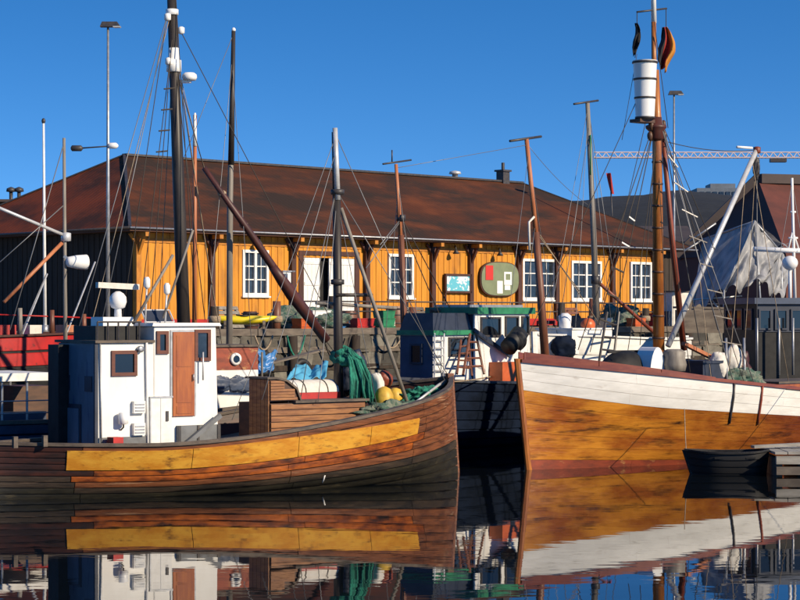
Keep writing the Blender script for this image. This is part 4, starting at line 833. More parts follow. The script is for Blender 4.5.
MB().tube([F.y(529.5, 250, .1), F.y(529, 222, .1), F.y(534, 217, .1)], .04, 8).build('lamp_bracket', 'canvas_white', m2, True)
Mw3 = MW[r3.name]
for a, c, mm in (((400, 220), (380, 245), 'wire'), ((400, 215), (452, 312), 'rope_dark'), ((400, 222), (446, 330), 'rope_dark'), ((536, 232), (580, 292), 'rope_tan'), ((400, 222), (366, 268), 'wire'), ((540, 235), (600, 325), 'rope_tan')):
    wstay(m1 if a[0] < 450 else m2, Mw3 @ F.y(*a, 0), Mw3 @ F.y(*c, .4), .016, mm)
MB().tube([F.y(508, 348, 1.9), F.y(520, 333, 1.9)], .26, 14).build('tyre_fender', 'rubber', r3, True)
MB().blob(F.y(519, 340, 2.0), (.25, .25, .3), 3, .05).build('fender_bag', 'rubber', r3, True)
MB().blob(F.y(445, 312, 0), (.5, .4, .18), 3, .3).build('net_bundle', 'quay_wood', r3, True)

# ================================================================== white boat behind the right bow
wb = Boat('white_boat', 'white hulled boat moored behind the right wooden boat bow', (7.55, 70.4, 0), A52 + math.pi, 9.5, 3.2, lambda u: 3.22 + .35 * max(0, u - .4), low=.85)
wb.strakes(6, lambda r, k: 'hull_white', ns=22, proud=.008); wb.caprail('white_trim', .15, .06); wb.deck(.3); wb.stem('hull_white')
F = wb.F; r4 = wb.root
MB().blob(F.y(564, 348, .6), (.5, .4, .45), 3, .15).build('bow_cover', 'navy_hull', r4, True)
MB().lathe(F.y(565, 322, .4), [(.05, -.3), (.2, -.2), (.22, .2), (.1, .3)], 12).build('pump', 'grp_white', r4, True)
MB().blob(F.y(588, 325, .5), (.27, .24, .24), 2, 0).build('buoy', 'orange_plastic', r4, True)
dl = MB().box(F.y(612, 330, .9).x, F.y(572, 330, .9).x, -.5, .9, 2.8, F.y(590, 329.5, .9).z).build('deck_locker', 'white_paint', r4); MB().box(F.y(612, 330, .9).x - .05, F.y(572, 330, .9).x + .05, -.55, .95, F.y(590, 329.5, .9).z + .002, F.y(590, 329.5, .9).z + .05).build('locker_lid', 'white_trim', dl)
MB().box(F.y(609, 325, .4).x, F.y(597, 325, .4).x, -.6, .3, 3.0, F.y(600, 318, .4).z).build('engine_box', 'metal_dark', r4)
ladder('ladder', r4, F.y(599, 362, 1.7), F.y(607, 312, 1.5), F.y(613, 364, 1.7), F.y(619, 312, 1.5), 3, .045, 'metal_dark')
m3 = spar(wb, 'mast', [F.y(597, 330, 0), F.y(593, 220, 0), F.y(587.5, 103, 0)], [.12, .10, .075], 'mast_grey', 10)
spar(wb, 'crossbar', [F.y(574, 104, 0), F.y(598, 100.5, 0)], .04, 'metal_dark', 6, m3); spar(wb, 'topmast_pole', [F.y(590.5, 135, .1), F.y(590.5, 175, .1)], .03, 'green_paint', 6, m3)
MB().lathe(F.y(595.5, 280, 0), [(.1, -.15), (.16, -.13), (.16, .13), (.1, .15)], 10).build('mast_band', 'metal_dark', m3, True)
spar(wb, 'boom', [F.y(597, 281, 0), F.y(662, 340, .6)], [.06, .075], 'boom_red', 8, m3)
Mw4 = MW[r4.name]
for a, c in (((588, 105), (620, 320)), ((590, 120), (560, 320))): wstay(m3, Mw4 @ F.y(*a, 0), Mw4 @ F.y(*c, .9), .012, 'wire')
# ================================================================== right wooden boat
A40 = R(40)
def sh2(u):
    d = 1 - u; return 1.72 + (1.13 * (1 - d / .65) ** 1.2 if d < .65 else .5 * ((d - .65) / .35) ** 2)
wr_ = Boat('wooden_sailing_boat', 'varnished wooden boat with white bulwark and pine mast at the right', (10.33, 58.8, 0), A40 + math.pi, 18, 5.0, sh2, rb=.14, rs=.08, pw=(1.75, 2.5), ps=(2.2, 3))
wr_.warp = lambda u, v: v + .067 * max(0, (u - .8) / .2) ** 1.4 * math.sin(math.pi * max(0, min(1, (v - .4) / .6)))
def rm(r, k): return 'hull_white' if r >= 8 else 'boot_red' if r <= 2 else 'hull_varnish'
wr_.strakes(11, rm, ns=44, proud=.010, brk=(0, .35, .62, .84, 1), gap=.008, dep=-.010, back='hull_varnish', jt=.05, bg_=.00008)
wr_.caprail('rail_mahogany', .22, .09); wr_.deck(.55); wr_.bulwark('cabin_dark', .6); wr_.stem('mast_pine', .15, .13, .1)
r5 = wr_.root; F = wr_.F; Mw5 = MW[r5.name]
for k in range(3):                                   # raised mahogany rail along the bow
    ua, ub = [(.72, .81), (.811, .9), (.901, .995)][k]
    for sd_ in (-1, 1):
        mb = MB(); n = 8; vs = []
        for i in range(n + 1):
            u = ua + (ub - ua) * i / n; p = wr_.pt(u, 1, sd_); hh = .09 + .2 * ((u - .70) / .3) ** .8
            for a, z in ((.03, .091), (-.05, .091), (-.05, hh), (.03, hh)): vs.append(p + Vector((0, sd_ * a if abs(p.y) > .1 else sd_ * abs(a), z)))
        mb.add(vs, [(i * 4 + j, i * 4 + (j + 1) % 4, i * 4 + 4 + (j + 1) % 4, i * 4 + 4 + j) for i in range(n) for j in range(4)] + [(3, 2, 1, 0), tuple(n * 4 + j for j in range(4))]).build('bow_rail', 'rail_mahogany', r5)
for px, py, m_ in ((733, 388, 'metal_dark'), (757, 391, 'boot_red')):   # chain plates down the white side
    p = F.y(px, py, 2.15)
    u = (p.x + 9) / 18
    pts = [wr_.pt(u, v, 1, .03) for v in (1., .86, .72, .62)]
    MB().tube(pts, .035, 6).build('chain_plate', m_, r5, True)
pm_ = Vector((F.y(658.5, 345, 0).x, 0, 1.9)); top = F.y(653, -45, 0)
pm_b = F.y(658.5, 345, 0); pm_b = pm_b + (pm_b - top) * ((pm_b.z - 1.95) / (top.z - pm_b.z))
mt = spar(wr_, 'mast', [pm_b, F.y(657, 130, 0), F.y(655.5, 70, 0)], [.17, .135, .10], 'mast_pine', 14)
spar(wr_, 'topmast', [F.y(654.3, 100, -.12), F.y(653.7, 22, -.12)], [.075, .07], 'mast_pine', 10, mt)
spar(wr_, 'topmast_pole', [F.y(653.9, 23, -.13), top + Vector((0, -.01, .1))], [.078, .06], 'grp_white', 10, mt)
for py in range(140, 340, 22): p = F.y(657 + (py - 130) * .0075, py, 0); MB().lathe(p, [(.13 + (py - 130) * .00016, -.03), (.15 + (py - 130) * .00016, -.025), (.15 + (py - 130) * .00016, .025), (.13 + (py - 130) * .00016, .03)], 14).build('mast_band', 'cabin_dark', mt, True)
MB().lathe(F.y(656, 128, 0), [(.14, -.35), (.24, -.3), (.2, -.1), (.3, .0), (.3, .06), (.18, .1), (.16, .3)], 12).build('mast_hounds', 'boom_dark', mt, True)
for dx, dz in ((-.28, -.2), (.3, -.25), (.25, .05), (-.25, .1)): MB().blob(F.y(656, 128, 0) + Vector((dx, .05, dz)), (.08, .08, .14), 3, .1, nu=10, nv=8).build('block', 'cabin_dark', mt, True)
# crow's nest barrel
bc = F.y(645, 92, .15); zt = F.y(643, 60.5, .15).z - bc.z; zb_ = F.y(645, 119, .15).z - bc.z
cb = MB(); cb.lathe(bc, [(.20, zb_), (.26, zb_ + .01), (.295, 0), (.33, zt - .05), (.345, zt), (.30, zt), (.28, zt - .15)], 24).build('crows_nest', 'grp_white', mt, True, sharp=40)
crow = bpy.data.objects[-1] if False else None
for k, (t, rr) in enumerate(((.02, .268), (.36, .292), (.68, .318), (.97, .348))): z = zb_ + (zt - zb_) * t; MB().lathe(bc + Vector((0, 0, z)), [(rr - .01, -.03), (rr + .012, -.025), (rr + .012, .025), (rr - .01, .03)], 24).build('barrel_hoop', 'metal_dark', mt, True)
MB().box(bc.x - .3, bc.x + .3, bc.y - .3, bc.y + .1, bc.z + zb_ - .1, bc.z + zb_ - .01).build('barrel_shelf', 'cabin_dark', mt)
spar(wr_, 'yard', [F.y(637, 12, -.1), F.y(666.5, 8.5, -.1)], .03, 'metal_dark', 6, mt); 
for a, c in (((637, 12), (637, 24)), ((666, 9), (666, 28))): MB().tube([F.y(*a, -.1), F.y(*c, -.1)], .012, 5).build('halyard', 'rope_dark', mt)
wstay(mt, Mw5 @ F.y(637, 54, -.1), Mw5 @ F.y(622, 140, -.1), .008, 'rope_dark')
# flags hanging from the yard
def flag(name, label, stripes, px, p0, p1, hw_):
    t = thing(name, label, 'flag', Mw5 @ F.y(px, p0, -.1), 0)
    z0, z1 = 0, (F.y(px, p1, -.1).z - F.y(px, p0, -.1).z); n = len(stripes)
    for k, m_ in enumerate(stripes):
        def fn(u, v):
            s_ = (k + v) / n; wdt = hw_ * (.25 + .75 * min(1, u / .55) ** .8) * (1 if u < .62 else 1 - .55 * (u - .62) / .38)
            dr_ = 0 if u < .5 else (s_ - .35) * .22 * (u - .5)
            return (-.05 + wdt * (2 * s_ - .8) * (1 + .35 * noise.noise((u * 4, s_ * 2, hw_ * 9))) + .05 * math.sin(5 * u), .17 * math.sin(11 * s_ + 4 * u) * (.3 + u), z0 + (z1 - z0) * (u + dr_ + .10 * noise.noise((s_ * 4, u, 1)) * u))
        o = MB().grid(fn, 14, 5).build('stripe', m_, t, True); md = o.modifiers.new('s', 'SOLIDIFY'); md.thickness = .012
flag('flag', 'limp black red and gold flag at the right mast head', ['flag_black', 'flag_red', 'flag_gold'], 666, 27, 68, .24)
flag('pennant', 'small black pennant hanging beside the crow nest barrel', ['flag_black'], 637.5, 23, 55, .10)
# second spar leaning at the mast, big pale boom, shrouds with ratlines
spar(wr_, 'gaff_spar', [F.y(684, 350, -.6), F.y(672, 240, -.3), F.y(662, 125, -.1)], [.095, .085, .06], 'boom_red', 10)
bm_ = spar(wr_, 'cargo_boom', [F.y(668, 346, .3), F.y(756, 151, .3)], [.085, .075], 'metal_pale', 10); MB().lathe(F.y(757, 150, .3), [(.09, -.1), (.11, -.08), (.11, .08), (.05, .1)], 10).build('boom_head', 'boom_red', bm_, True)
MB().blob(F.y(756.5, 168, .3), (.11, .1, .3), 3, .2).build('tackle_block', 'metal_dark', bm_, True); wstay(bm_, Mw5 @ F.y(757, 155, .3), Mw5 @ F.y(757, 372, .3), .01, 'wire')
wstay(bm_, Mw5 @ F.y(757, 150, .3), Mw5 @ F.y(668, 142, .1), .012, 'rope_dark', .12)
MB().tube([F.y(737, 147, .3), F.y(752, 148, .3)], .04, 6).build('boom_lamp', 'grp_white', bm_, True)
sl = [((654, 128), (598, 325), .9), ((653, 132), (612, 330), .9), ((653, 126), (578, 350), .9)]
for a, c, y in sl: wstay(mt, Mw5 @ F.y(*a, 0), Mw5 @ F.y(*c, y), .014)
sr = [((660, 122), (735, 388), 2.1), ((661, 126), (757, 391), 2.1), ((662, 122), (718, 330), 0), ((660, 110), (700, 345), -.5)]
for a, c, y in sr: wstay(mt, Mw5 @ F.y(*a, .1), Mw5 @ F.y(*c, y), .015, 'wire')
def lerp2(a, b_, t): return (a[0] + (b_[0] - a[0]) * t, a[1] + (b_[1] - a[1]) * t)
for i in range(8):
    t = .14 + i * .098; y = .1 + 2.0 * t; p, q_ = F.y(*lerp2((661, 122), (735, 388), t), y), F.y(*lerp2((661, 126), (757, 391), t), y)
    d = (q_ - p); e = .04 if i > 3 else .18; MB().bar(p - d.normalized() * e, q_ + d.normalized() * e, .028, .03).build('ratline', ('canvas_white', 'mast_grey')[i > 2], mt)
for i in range(5):
    t = .45 + i * .13; y = .9 * t; p, q_ = F.y(*lerp2((654, 128), (598, 325), t), y), F.y(*lerp2((653, 132), (612, 330), t), y); MB().bar(p, q_, .04, .04).build('ratline', 'white_trim' if i < 2 else 'rope_dark', mt)
# deck: white hood with red front, dark covered dinghy, gear
hx_ = F.y(650, 360, .2); zdk = sh2((hx_.x + 9) / 18) - .55
def halfhood(cx, y0, y1, rx_, zt_, zb2, m_, nm, parent=None, n=14):
    vs = []
    for y in (y0, y1): vs += [(cx + rx_ * math.cos(math.pi * i / n), y, zb2 + (zt_ - zb2) * math.sin(math.pi * i / n) ** .7) for i in range(n + 1)]
    k = n + 1; return MB().add(vs, [(i, i + 1, i + 1 + k, i + k) for i in range(n)] + [tuple(range(k))[::-1], tuple(range(k, 2 * k))]).build(nm, m_, parent or r5)
hd_ = halfhood(hx_.x, -.1, .5, .34, F.y(651, 347, .2).z, zdk, 'grp_white', 'companion_hood'); MB().box(hx_.x - .40, hx_.x - .30, -.08, .52, zdk, F.y(651, 352, .2).z).build('hood_front', 'boom_red', hd_)
cv = thing('covered_dinghy', 'upturned dinghy under a black cover on the right boat foredeck', 'dinghy', Mw5 @ Vector((F.y(628, 360, -.2).x, -.3, zdk + .1)), A40 + math.pi)
def fn(u, v): a = math.pi * v; f = (1 - abs(2 * u - 1) ** 2.4) ** .8; return (-1.1 + 2.2 * u, .62 * f * math.cos(a), .95 * f ** .7 * math.sin(a) + .25)
MB().grid(fn, 22, 12).build('cover', 'black_paint', cv, True); MB().bar((-.7, 0, 1.17), (.7, 0, 1.17), .05, .08).build('keel', 'rubber', cv)
MB().box(-1.0, -.9, -.6, .6, -.1, .3).box(.9, 1.0, -.55, .55, -.1, .3).build('chock', 'cabin_dark', cv)
def on5(name, px, py, y, mb, m_, lab, cat, rz=0, smooth=True):
    o = mb.build(name, m_, None, smooth); o.location = Mw5 @ F.y(px, py, y); o.rotation_euler = (0, 0, A40 + rz); return tag(o, lab, cat)
dhx = sorted((F.y(684, 375, .7).x, F.y(748, 375, .7).x)); dho = MB().box(dhx[0], dhx[1], -.8, .75, 1.2, 2.08).build('deckhouse', 'cabin_dark', r5); MB().box(dhx[0] - .05, dhx[1] + .05, -.85, .8, 2.082, 2.13).build('deckhouse_top', 'rail_weathered', dho)
on5('rope_coil', 674, 361, .6, MB().lathe((0, 0, 0), [(.1, -.3), (.3, -.28), (.34, -.1), (.3, .1), (.32, .25), (.2, .33), (.08, .3)], 20, 'z', .05, 11), 'mast_grey', 'tan rope coil at the foot of the pine mast', 'rope coil')
on5('crate', 704, 373, .3, MB().box(-.5, .5, -.4, .4, -.4, .35).box(-.54, .54, -.44, .44, .28, .36), 'navy_paint', 'dark blue deck crate on the right boat beside the chain plates', 'crate', 0, False)
on5('sack', 719, 367, .5, MB().blob((0, 0, 0), (.3, .26, .45), 5, .14), 'canvas_white', 'white sack on deck near the first chain plate', 'sack')
on5('sack', 733, 362, .3, MB().blob((0, 0, 0), (.26, .24, .52), 11, .14), 'canvas_white', 'smaller white sack propped higher behind the chain plates', 'sack')
on5('tarpaulin', 738, 366, .2, MB().blob((0, 0, 0), (.4, .3, .42), 15, .3), 'boom_dark', 'dark maroon tarpaulin bundle beside the white sacks', 'tarpaulin')
on5('lumber', 700, 352, .2, MB().bar((-.7, 0, .25), (.6, 0, -.2), .16, .1), 'mast_orange', 'short orange timber leaning on the blue deck crate', 'timber', 0, False)
on5('net_heap', 742, 380, .6, MB().blob((0, 0, 0), (.7, .4, .3), 21, .35, 2.6), 'net_mix', 'grey green net heap on the right boat midship deck', 'net')
ws_ = MB().tube([F.y(690, 372, -.3), F.y(716, 370, -.5)], .24, 12).build('winch_drum', 'metal_dark', r5, True)
for px in (688, 718): MB().lathe(F.y(px, 371, -.4), [(.05, -.06), (.36, -.05), (.36, .05), (.05, .06)], 16, 'x').build('winch_flange', 'metal_dark', r5, True)
for px in (727, 745): MB().tube([F.y(px, 392, .8), F.y(px - 1, 338, .6)], .04, 6).build('stanchion', 'metal_grey', r5, True)
hc = MB().box(F.y(803, 388, .5).x - 1.5, F.y(768, 388, .5).x, -.9, .9, 1.2, F.y(780, 383, .5).z).build('hatch_coaming', 'door_varnish', r5); MB().box(F.y(803, 388, .5).x - 1.55, F.y(768, 388, .5).x + .05, -.95, .95, F.y(780, 383, .5).z + .002, F.y(780, 383, .5).z + .06).build('hatch_cover', 'rail_weathered', hc)
wstay(r5, Mw5 @ wr_.pt(.58, .99, 1, .05), Mw5 @ Vector((0, 0, 0)).lerp(Mw5 @ wr_.pt(.58, .4, 1, .6), 1), .012, 'wire')

# ================================================================== navy wheelhouse boat at the far right
fr_ = Boat('workboat', 'dark workboat with navy wheelhouse behind the right wooden boat', (17.6, 68.0, 0), R(195), 12, 4.2, lambda u: 1.9 + .7 * max(0, u - .5))
fr_.strakes(7, lambda r, k: 'black_paint', ns=22, proud=.01); fr_.caprail('rail_weathered'); fr_.deck(.4); fr_.stem('black_paint')
F = fr_.F; r6 = fr_.root; y_ = 1.3
x1, x0 = F.y(757, 320, y_).x, F.y(850, 320, y_).x; zt = F.y(775, 304, y_).z
wk = MB().box(x0, x1, -y_, y_, 1.4, zt).build('wheelhouse', 'black_paint', r6)
MB().box(x0, x1 - .01, y_ + .002, y_ + .03, F.y(775, 332, y_).z, zt).build('upper_panel', 'navy_paint', wk); MB().box(x0 - .1, x1 + .15, -y_ - .15, y_ + .15, zt + .002, zt + .2).build('roof', 'blue_paint', wk)
for i in range(4):
    a, b_ = sorted((F.y(758 + i * 16, 320, y_).x, F.y(771 + i * 16, 320, y_).x)); window(wk, 'y', y_ + .03, a, b_, F.y(775, 330, y_).z, F.y(775, 309, y_).z, 'navy_paint', 'glass_dark', .06, 1)
for y0 in (-1.1, -.35, .4): window(wk, 'x', x1, y0, y0 + .6, zt - .85, zt - .15, 'navy_paint', 'glass_dark', .06, 1)
for px in (757, 779, 793): MB().tube([F.y(px, 375, 1.7), F.y(px, 318, 1.7)], .04, 6).build('stanchion', 'metal_grey', r6, True)
MB().tube([F.y(754, 249, 0), F.y(830, 252, 0)], .085, 10).build('boom', 'grp_white', r6, True)
am = spar(fr_, 'mast', [F.y(795, 304, 0), F.y(792, 178, 0)], [.06, .045], 'grp_white', 8)
for py, wd in ((212, 5), (238, 9)): MB().tube([F.y(793 - wd / 2, py, 0), F.y(793 + wd / 2, py, 0)], .04, 6).build('spreader', 'grp_white', am, True)
MB().tube([F.y(788, 250, 0), F.y(792.5, 232, 0)], .03, 6).tube([F.y(799, 250, 0), F.y(793, 232, 0)], .03, 6).build('strut', 'grp_white', am, True)
MB().blob(F.y(790, 263, .3), (.26, .26, .24), 2, 0).build('radar_dome', 'grp_white', r6, True); MB().tube([F.y(790, 304, .3), F.y(790, 268, .3)], .06, 8).build('radar_post', 'grp_white', r6, True)
# ================================================================== tarpaulin shelter on the quay edge
FW = Frame(wh)
sb = W(730, 335, 82); sb.z = QZ
st = thing('boat_shelter', 'grey translucent tarpaulin tent over a frame right of the pine mast', 'shelter', sb, 0)
pk = W(755, 220, 80.5); bk = W(704, 238, 83.5); L0, L1 = W(692, 312, 82.0), W(724, 290, 79.0); R0, R1 = W(782, 252, 81.5), W(782, 300, 80.5); KF = W(762, 320, 79)
def wav(p, u, v, a=.16): return p + Vector((0, 1, 0)) * a * (math.sin(u * 19 + 3 * noise.noise((u * 3, v * 3, 1))) * v + noise.noise((u * 6, v * 5, 4)) * 1.2) + Vector((0, 0, -.12 * math.sin(math.pi * u) * (1 - v) + .8 * noise.noise((u * 4, 3.3, 0)) * max(0, v - .5) * 1.6))
def quadsheet(a, b_, c_, d_, nm, n=36):
    o = MB().grid(lambda u, v: wav(a.lerp(b_, u).lerp(c_.lerp(d_, u), v), u, v), n, 20).build(nm, 'tarp_grey', st, True, True); return o
quadsheet(bk, pk, L0, L1, 'tarp_sheet'); quadsheet(pk, R0, L1 + Vector((.05, -.02, 0)), W(762, 282, 79.3), 'tarp_sheet'); quadsheet(R0, W(796, 262, 83), W(762, 282, 79.3), R1, 'tarp_sheet', 20)
quadsheet(bk, pk, W(750, 236, 90), W(790, 250, 88), 'tarp_sheet', 20)
for a, b_ in ((bk, pk), (pk, R0), (bk, L0), (pk, KF), (pk, L1), (R0, R1), (W(684, 250, 83), bk), (W(716, 222, 83), W(690, 240, 83))): MB().tube([a + Vector((0, .06, -.05)), b_ + Vector((0, .06, -.05))], .045, 6).build('frame_pole', 'metal_grey', st, True, True)
for p in (L0, L1, KF, R1): q_ = p.copy(); q_.z = QZ; MB().tube([q_, p], .045, 6).build('frame_pole', 'metal_grey', st, True, True)
for i, (a, b_) in enumerate((((690, 322), (745, 322)), ((690, 300), (742, 296)), ((712, 330), (735, 300)), ((735, 330), (712, 300)))): MB().tube([W(*a, 80.5), W(*b_, 80.5)], .035, 6).build('scaffold_tube', 'metal_pale', st, True, True)
o = MB().box(-2.4, 2.4, -.4, .4, 0, .9).bar((-2.5, 0, 1.0), (2.5, 0, .9), .8, .08).build('work_bench', 'quay_wood', None); o.location = (sb.x - .3, 78.6, QZ); o.rotation_euler = (0, 0, .2); tag(o, 'weathered work bench under the tarpaulin shelter', 'bench')
for px, D, h, m_, lab in ((675, 88, 1.7, 'canvas_white', 'pale upright locker behind the leaning red spar'), (690, 90, 1.3, 'quay_wood', 'grey wooden locker beside the tarpaulin shelter'), (742, 76, .9, 'yellow_soft', 'low yellowish locker in front of the tarpaulin shelter')):
    p = W(px, 330, D); p.z = QZ; t = thing('locker', lab, 'locker', p, .5)
    MB().box(-.45, .45, -.4, .4, 0, h).build('body', m_, t); MB().box(-.5, .5, -.45, .45, h + .002, h + .06).build('lid', 'rail_weathered', t); MB().box(-.4, .4, -.42, -.402, .08, h - .08).build('door', m_, t)
# ================================================================== floating dock and black dinghy at the right
dk = thing('floating_dock', 'weathered grey floating wooden dock in front of the right boat', 'dock', W(800, 470, 52) * 1, 0); 
zl = -dk.location.z; dz = dk.location.z; MW[dk.name] = Matrix.Translation(dk.location)
D0 = 50.7
for i in range(16):
    x = W(766, 0, 52).x + i * .33; sx = (x - 9.5) * .0
    MB().box(x, x + .31, D0 + .02, D0 + 2.2, .56, .62 + rnd.uniform(0, .012)).build('plank', 'dock_wood', dk, False, True)
for k, z in enumerate((.05, .32)): MB().box(W(766, 0, 52).x + .02, W(766, 0, 52).x + 5.2, D0 - .06 + .02 * k, D0 + .1, z, z + .2).build('side_beam', ('quay_wood', 'dock_wood')[k], dk, False, True)
MB().box(W(766, 0, 52).x + .04, W(766, 0, 52).x + .2, D0 + .12, D0 + 2.15, .0, .46).build('end_beam', 'quay_wood', dk, False, True)
for i in range(3): x = W(766, 0, 52).x + .6 + i * 1.6; MB().box(x, x + .9, D0 + .2, D0 + 2.0, -.25, .40).build('float_drum', 'rubber', dk, False, True)
MB().bar((W(752, 0, 52).x, D0 + 1.2, .68), (W(812, 0, 52).x, D0 + 1.5, .74), .25, .07).build('loose_plank', 'dock_wood', dk, False, True)
dn = Boat('dinghy', 'small black dinghy afloat between the right hull and the dock', W(729, 472, 51.6) * 1, R(180 - 3), 1.9, 1.1, lambda u: .54 + .06 * (2 * u - 1) ** 2, zb=-.15, rb=.32, rs=.12, pw=(2.6, 3.4), ps=(5, 7), low=.8)
dn.root.location.z = 0; MW[dn.root.name] = Matrix.Translation(dn.root.location) @ Matrix.Rotation(R(177), 4, 'Z')
dn.strakes(4, lambda r, k: 'rubber', ns=18, proud=.012); dn.caprail('black_paint', .1, .05, 24); dn.deck(.35, 'black_paint', 16); dn.stem('rubber', .08, .06, .02, False)
for x in (-.5, .3): MB().box(x - .12, x + .12, -.5, .5, .42, .46).build('thwart', 'black_paint', dn.root)
rope('mooring_rope', 'rope_tan', dn.root, MW[dn.root.name] @ Vector((1.1, 0, .6)), MW[dn.root.name] @ Vector((1.0, -1.6, 1.6)), .012, .1)
# ================================================================== distance
o = thing('red_warehouse', 'large rust red gabled building in the distance at the right', 'building', W(760, 300, 150), 0)
def wp(px, py, D): return W(px, py, D)
g0, g1, g2 = wp(690, 262, 150), wp(762, 180, 158), wp(860, 250, 150)
gL, gR = wp(690, 262, 150), wp(830, 262, 150)
z0 = QZ
ap, el, er = Vector((W(758, 0, 150).x, 150, W(758, 179, 150).z)), Vector((W(676, 0, 150).x, 150, W(676, 258, 150).z)), Vector((W(765, 0, 146).x, 138, W(765, 255, 138).z))
bk_ = Vector((22, 14, 0))
MB().add([el, ap, ap + bk_ * .6 + Vector((12, 0, 0)), er, Vector((er.x + 22, er.y + 10, er.z))], [(0, 3, 1), (1, 3, 4, 2)]).build('roof', 'far_red', o, False, True)
MB().bar(el + Vector((0, -.2, .1)), ap + Vector((0, -.2, .1)), .6, .7).build('verge', 'far_roof', o, False, True); MB().bar(ap + Vector((0, -.3, 0)), ap + bk_ * .6 + Vector((12, -.3, 0)), 1.0, .7).build('ridge_cap', 'far_roof', o, False, True)
MB().box(el.x, er.x + 25, 150.5, 165, z0, el.z + .2).build('wall', 'far_roof', o, False, True); MB().add([Vector((el.x, 150.4, el.z)), Vector((er.x, er.y, er.z)), Vector((er.x, er.y, z0)), Vector((el.x, 150.4, z0)), Vector((er.x + 22, er.y + 10, er.z)), Vector((er.x + 22, er.y + 10, z0))], [(0, 3, 2, 1), (1, 2, 5, 4)]).build('wall', 'far_red', o, False, True)
o = thing('office_block', 'pale blue flat roofed office block behind the red gabled building', 'building', (150, 1010, 0), 0)
a, b_ = W(697, 215, 1080), W(775, 188, 1080)
MB().box(a.x, b_.x, 1080, 1110, 0, b_.z).build('wall', 'far_concrete', o, False, True); MB().box(W(711, 0, 1080).x, W(736, 0, 1080).x, 1082, 1100, b_.z + .01, b_.z + 2.5).build('penthouse', 'far_concrete', o, False, True)
for i in range(12):
    x = a.x + 1.5 + i * (b_.x - a.x) / 12
    for k in range(2): MB().box(x, x + 2.4, 1079.6, 1079.99, b_.z - 5.4 - k * 6.5, b_.z - 2 - k * 6.5).build('window', 'glass_pale', o, False, True)
bx_ = thing('brick_annex', 'dark roofed harbour sheds in the distance beside the warehouse', 'building', (20, 180, 0), 0)
a, b_ = W(640, 232, 180), W(700, 208, 180)
MB().box(W(655, 0, 180).x, W(692, 0, 180).x, 180, 195, QZ, W(0, 240, 180).z).build('wall', 'far_roof', bx_, False, True)
MB().add([(W(648, 0, 180).x, 179, W(0, 242, 180).z), (W(700, 0, 180).x, 179, W(0, 242, 180).z), (W(700, 0, 180).x, 188, W(0, 222, 180).z), (W(648, 0, 180).x, 188, W(0, 222, 180).z), (W(700, 0, 180).x, 197, W(0, 242, 180).z), (W(648, 0, 180).x, 197, W(0, 242, 180).z)], [(0, 1, 2, 3), (3, 2, 4, 5)]).build('roof', 'far_roof', bx_, False, True)
# tower crane: lattice jib reaching in from the right
cr = thing('tower_crane', 'pale red lattice crane jib reaching across the sky at the right', 'crane', W(900, 300, 400), 0)
ja, jb = W(594, 155, 400), W(960, 155, 400); n = 46; hj = .55
ch_ = MB()
for dz_, dy in ((-hj, -.5), (-hj, .5), (hj, 0)): ch_.tube([ja + Vector((0, dy, dz_)), jb + Vector((0, dy, dz_))], .13, 5)
ch_.build('jib_chords', 'crane_paint', cr, False, True)
lt = MB()
for i in range(n):
    p, q_ = ja.lerp(jb, i / n), ja.lerp(jb, (i + 1) / n); m_ = (p + q_) / 2
    for dy in (-.5, .5):
        lt.tube([p + Vector((0, dy, -hj)), m_ + Vector((0, 0, hj))], .08, 4, False); lt.tube([m_ + Vector((0, 0, hj)), q_ + Vector((0, dy, -hj))], .08, 4, False)
lt.build('jib_lattice', 'crane_paint', cr, False, True)
tx = W(930, 0, 400).x; MB().box(tx - 1, tx + 1, 399, 401, 0, W(0, 150, 400).z).build('tower', 'crane_paint', cr, False, True)
MB().box(W(770, 0, 400).x, W(786, 0, 400).x, 399.2, 400.8, ja.z - hj - .9, ja.z - hj - .2).build('trolley', 'metal_dark', cr, False, True)
# distant flag on the shed and roof vents at the far left
fp = thing('flagpole', 'small red flag on a thin pole behind the warehouse right slope', 'flagpole', W(611, 300, 135), 0)
MB().tube([W(613, 235, 135), W(611, 192, 135)], .05, 5).build('pole', 'metal_dark', fp, True, True)
def fn(u, v): p = W(606, 173, 135).lerp(W(611, 194, 135), v); return p + Vector((.32 * u * (1 - .3 * v), .1 * math.sin(5 * u + 3 * v), .0))
MB().grid(fn, 6, 10).build('flag', 'flag_red', fp, True, True)
for px, lab in ((11, 'left one of two small roof ventilators beyond the warehouse'), (19, 'right one of two small roof ventilators beyond the warehouse')):
    t = thing('roof_ventilator', lab, 'ventilator', W(px, 215, 130), 0, 'ventilators beyond the roof')
    MB().tube([W(px, 215, 130), W(px, 191, 130)], .12, 8).build('pipe', 'metal_dark', t, True, True); MB().lathe(W(px, 190, 130), [(.1, -.15), (.32, -.1), (.28, .1), (.05, .2)], 10).build('cowl', 'metal_dark', t, True, True)
o = thing('storage_shed', 'low dark shed beyond the left end of the warehouse', 'shed', (-27, 131, 0), 0); MB().box(-34, -23, 129, 140, QZ, W(0, 203, 130).z).build('wall', 'tarred_board', o, False, True); MB().box(-34.5, -22.5, 128.5, 140.5, W(0, 203, 130).z, W(0, 200.5, 130).z).build('roof', 'far_roof', o, False, True)

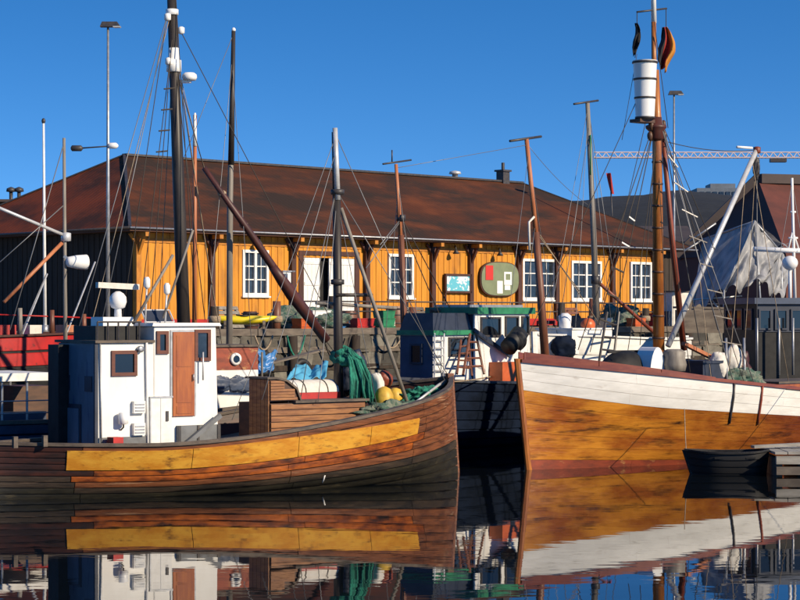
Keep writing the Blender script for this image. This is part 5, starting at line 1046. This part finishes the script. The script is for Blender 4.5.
# ------------------------------------------------------------------ more running rigging
def rig(boat, parent, lst, y0=0, m='rope_dark', r=.011):
    Fb = boat.F; M_ = MW[boat.root.name]
    for a, c, y in lst: rope('stay', m, parent, M_ @ Fb.y(*a, y0), M_ @ Fb.y(*c, y), r, rnd.choice((0, .06, .15)))
rig(bb, km, [((172, 8), (86, 345), -.9), ((174, 30), (158, 322), .9), ((176, 46), (222, 345), .9), ((177, 60), (205, 170), -.2), ((173, 20), (190, 322), .6)], 0, 'rope_tan')
rig(bb, mz, [((232, 60), (205, 345), -.8), ((232, 60), (252, 350), -.8), ((233, 35), (183, 160), 0)], .5, 'wire', .009)
rig(fb_, fmst, [((336, 150), (262, 400), -.8), ((337, 200), (378, 412), -1.0), ((337, 196), (318, 402), -.9), ((336, 135), (232, 420), 0)], 0, 'wire', .009)
rig(nb, m1, [((397, 175), (420, 335), .6), ((398, 190), (383, 360), -.6), ((396, 168), (527, 145), 0)], 0, 'wire', .009)
rig(nb, m2, [((529, 150), (505, 345), 1.0), ((531, 170), (560, 350), -.8), ((535, 225), (522, 330), .8), ((528, 145), (588, 205), 0)], 0, 'wire', .009)
rig(wb, m3, [((588, 110), (575, 335), .8), ((589, 115), (612, 330), .9), ((588, 106), (545, 340), 0)], 0, 'wire', .009)
rig(wr_, mt, [((655, 80), (590, 352), 1.2), ((655, 60), (520, 352), 0), ((657, 135), (668, 345), .6), ((658, 128), (690, 372), .9), ((660, 120), (745, 385), 1.6), ((656, 125), (640, 345), .7), ((654, 20), (668, 128), 0), ((660, 118), (715, 250), .4), ((658, 130), (628, 350), .8)], 0, 'rope_dark', .011)
rig(wr_, bm_, [((752, 160), (790, 390), .6), ((745, 180), (728, 380), .6), ((700, 280), (712, 385), .8), ((756, 152), (742, 385), -.5)], .3, 'rope_tan', .011)
rig(fr_, am, [((792, 182), (770, 304), .5), ((792, 182), (815, 304), .5), ((793, 240), (756, 250), 0)], 0, 'wire', .009)
# mooring lines
MT = (('front boat bow to the quay', MW[r0.name] @ Vector((6.2, .3, 2.35)), quay_pt := EC + U * 14 + V * (QF + .3) + Vector((0, 0, QZ))),)
for lab, a, c in MT: tag(MB().tube(cable(a, c, .5, 16), .022, 6).build('mooring_rope', 'rope_tan', None, True), 'tan mooring rope from the front boat bow to the quay', 'rope')
for o in BEV:
    md = o.modifiers.new('bevel', 'BEVEL'); md.width = .025; md.segments = 2
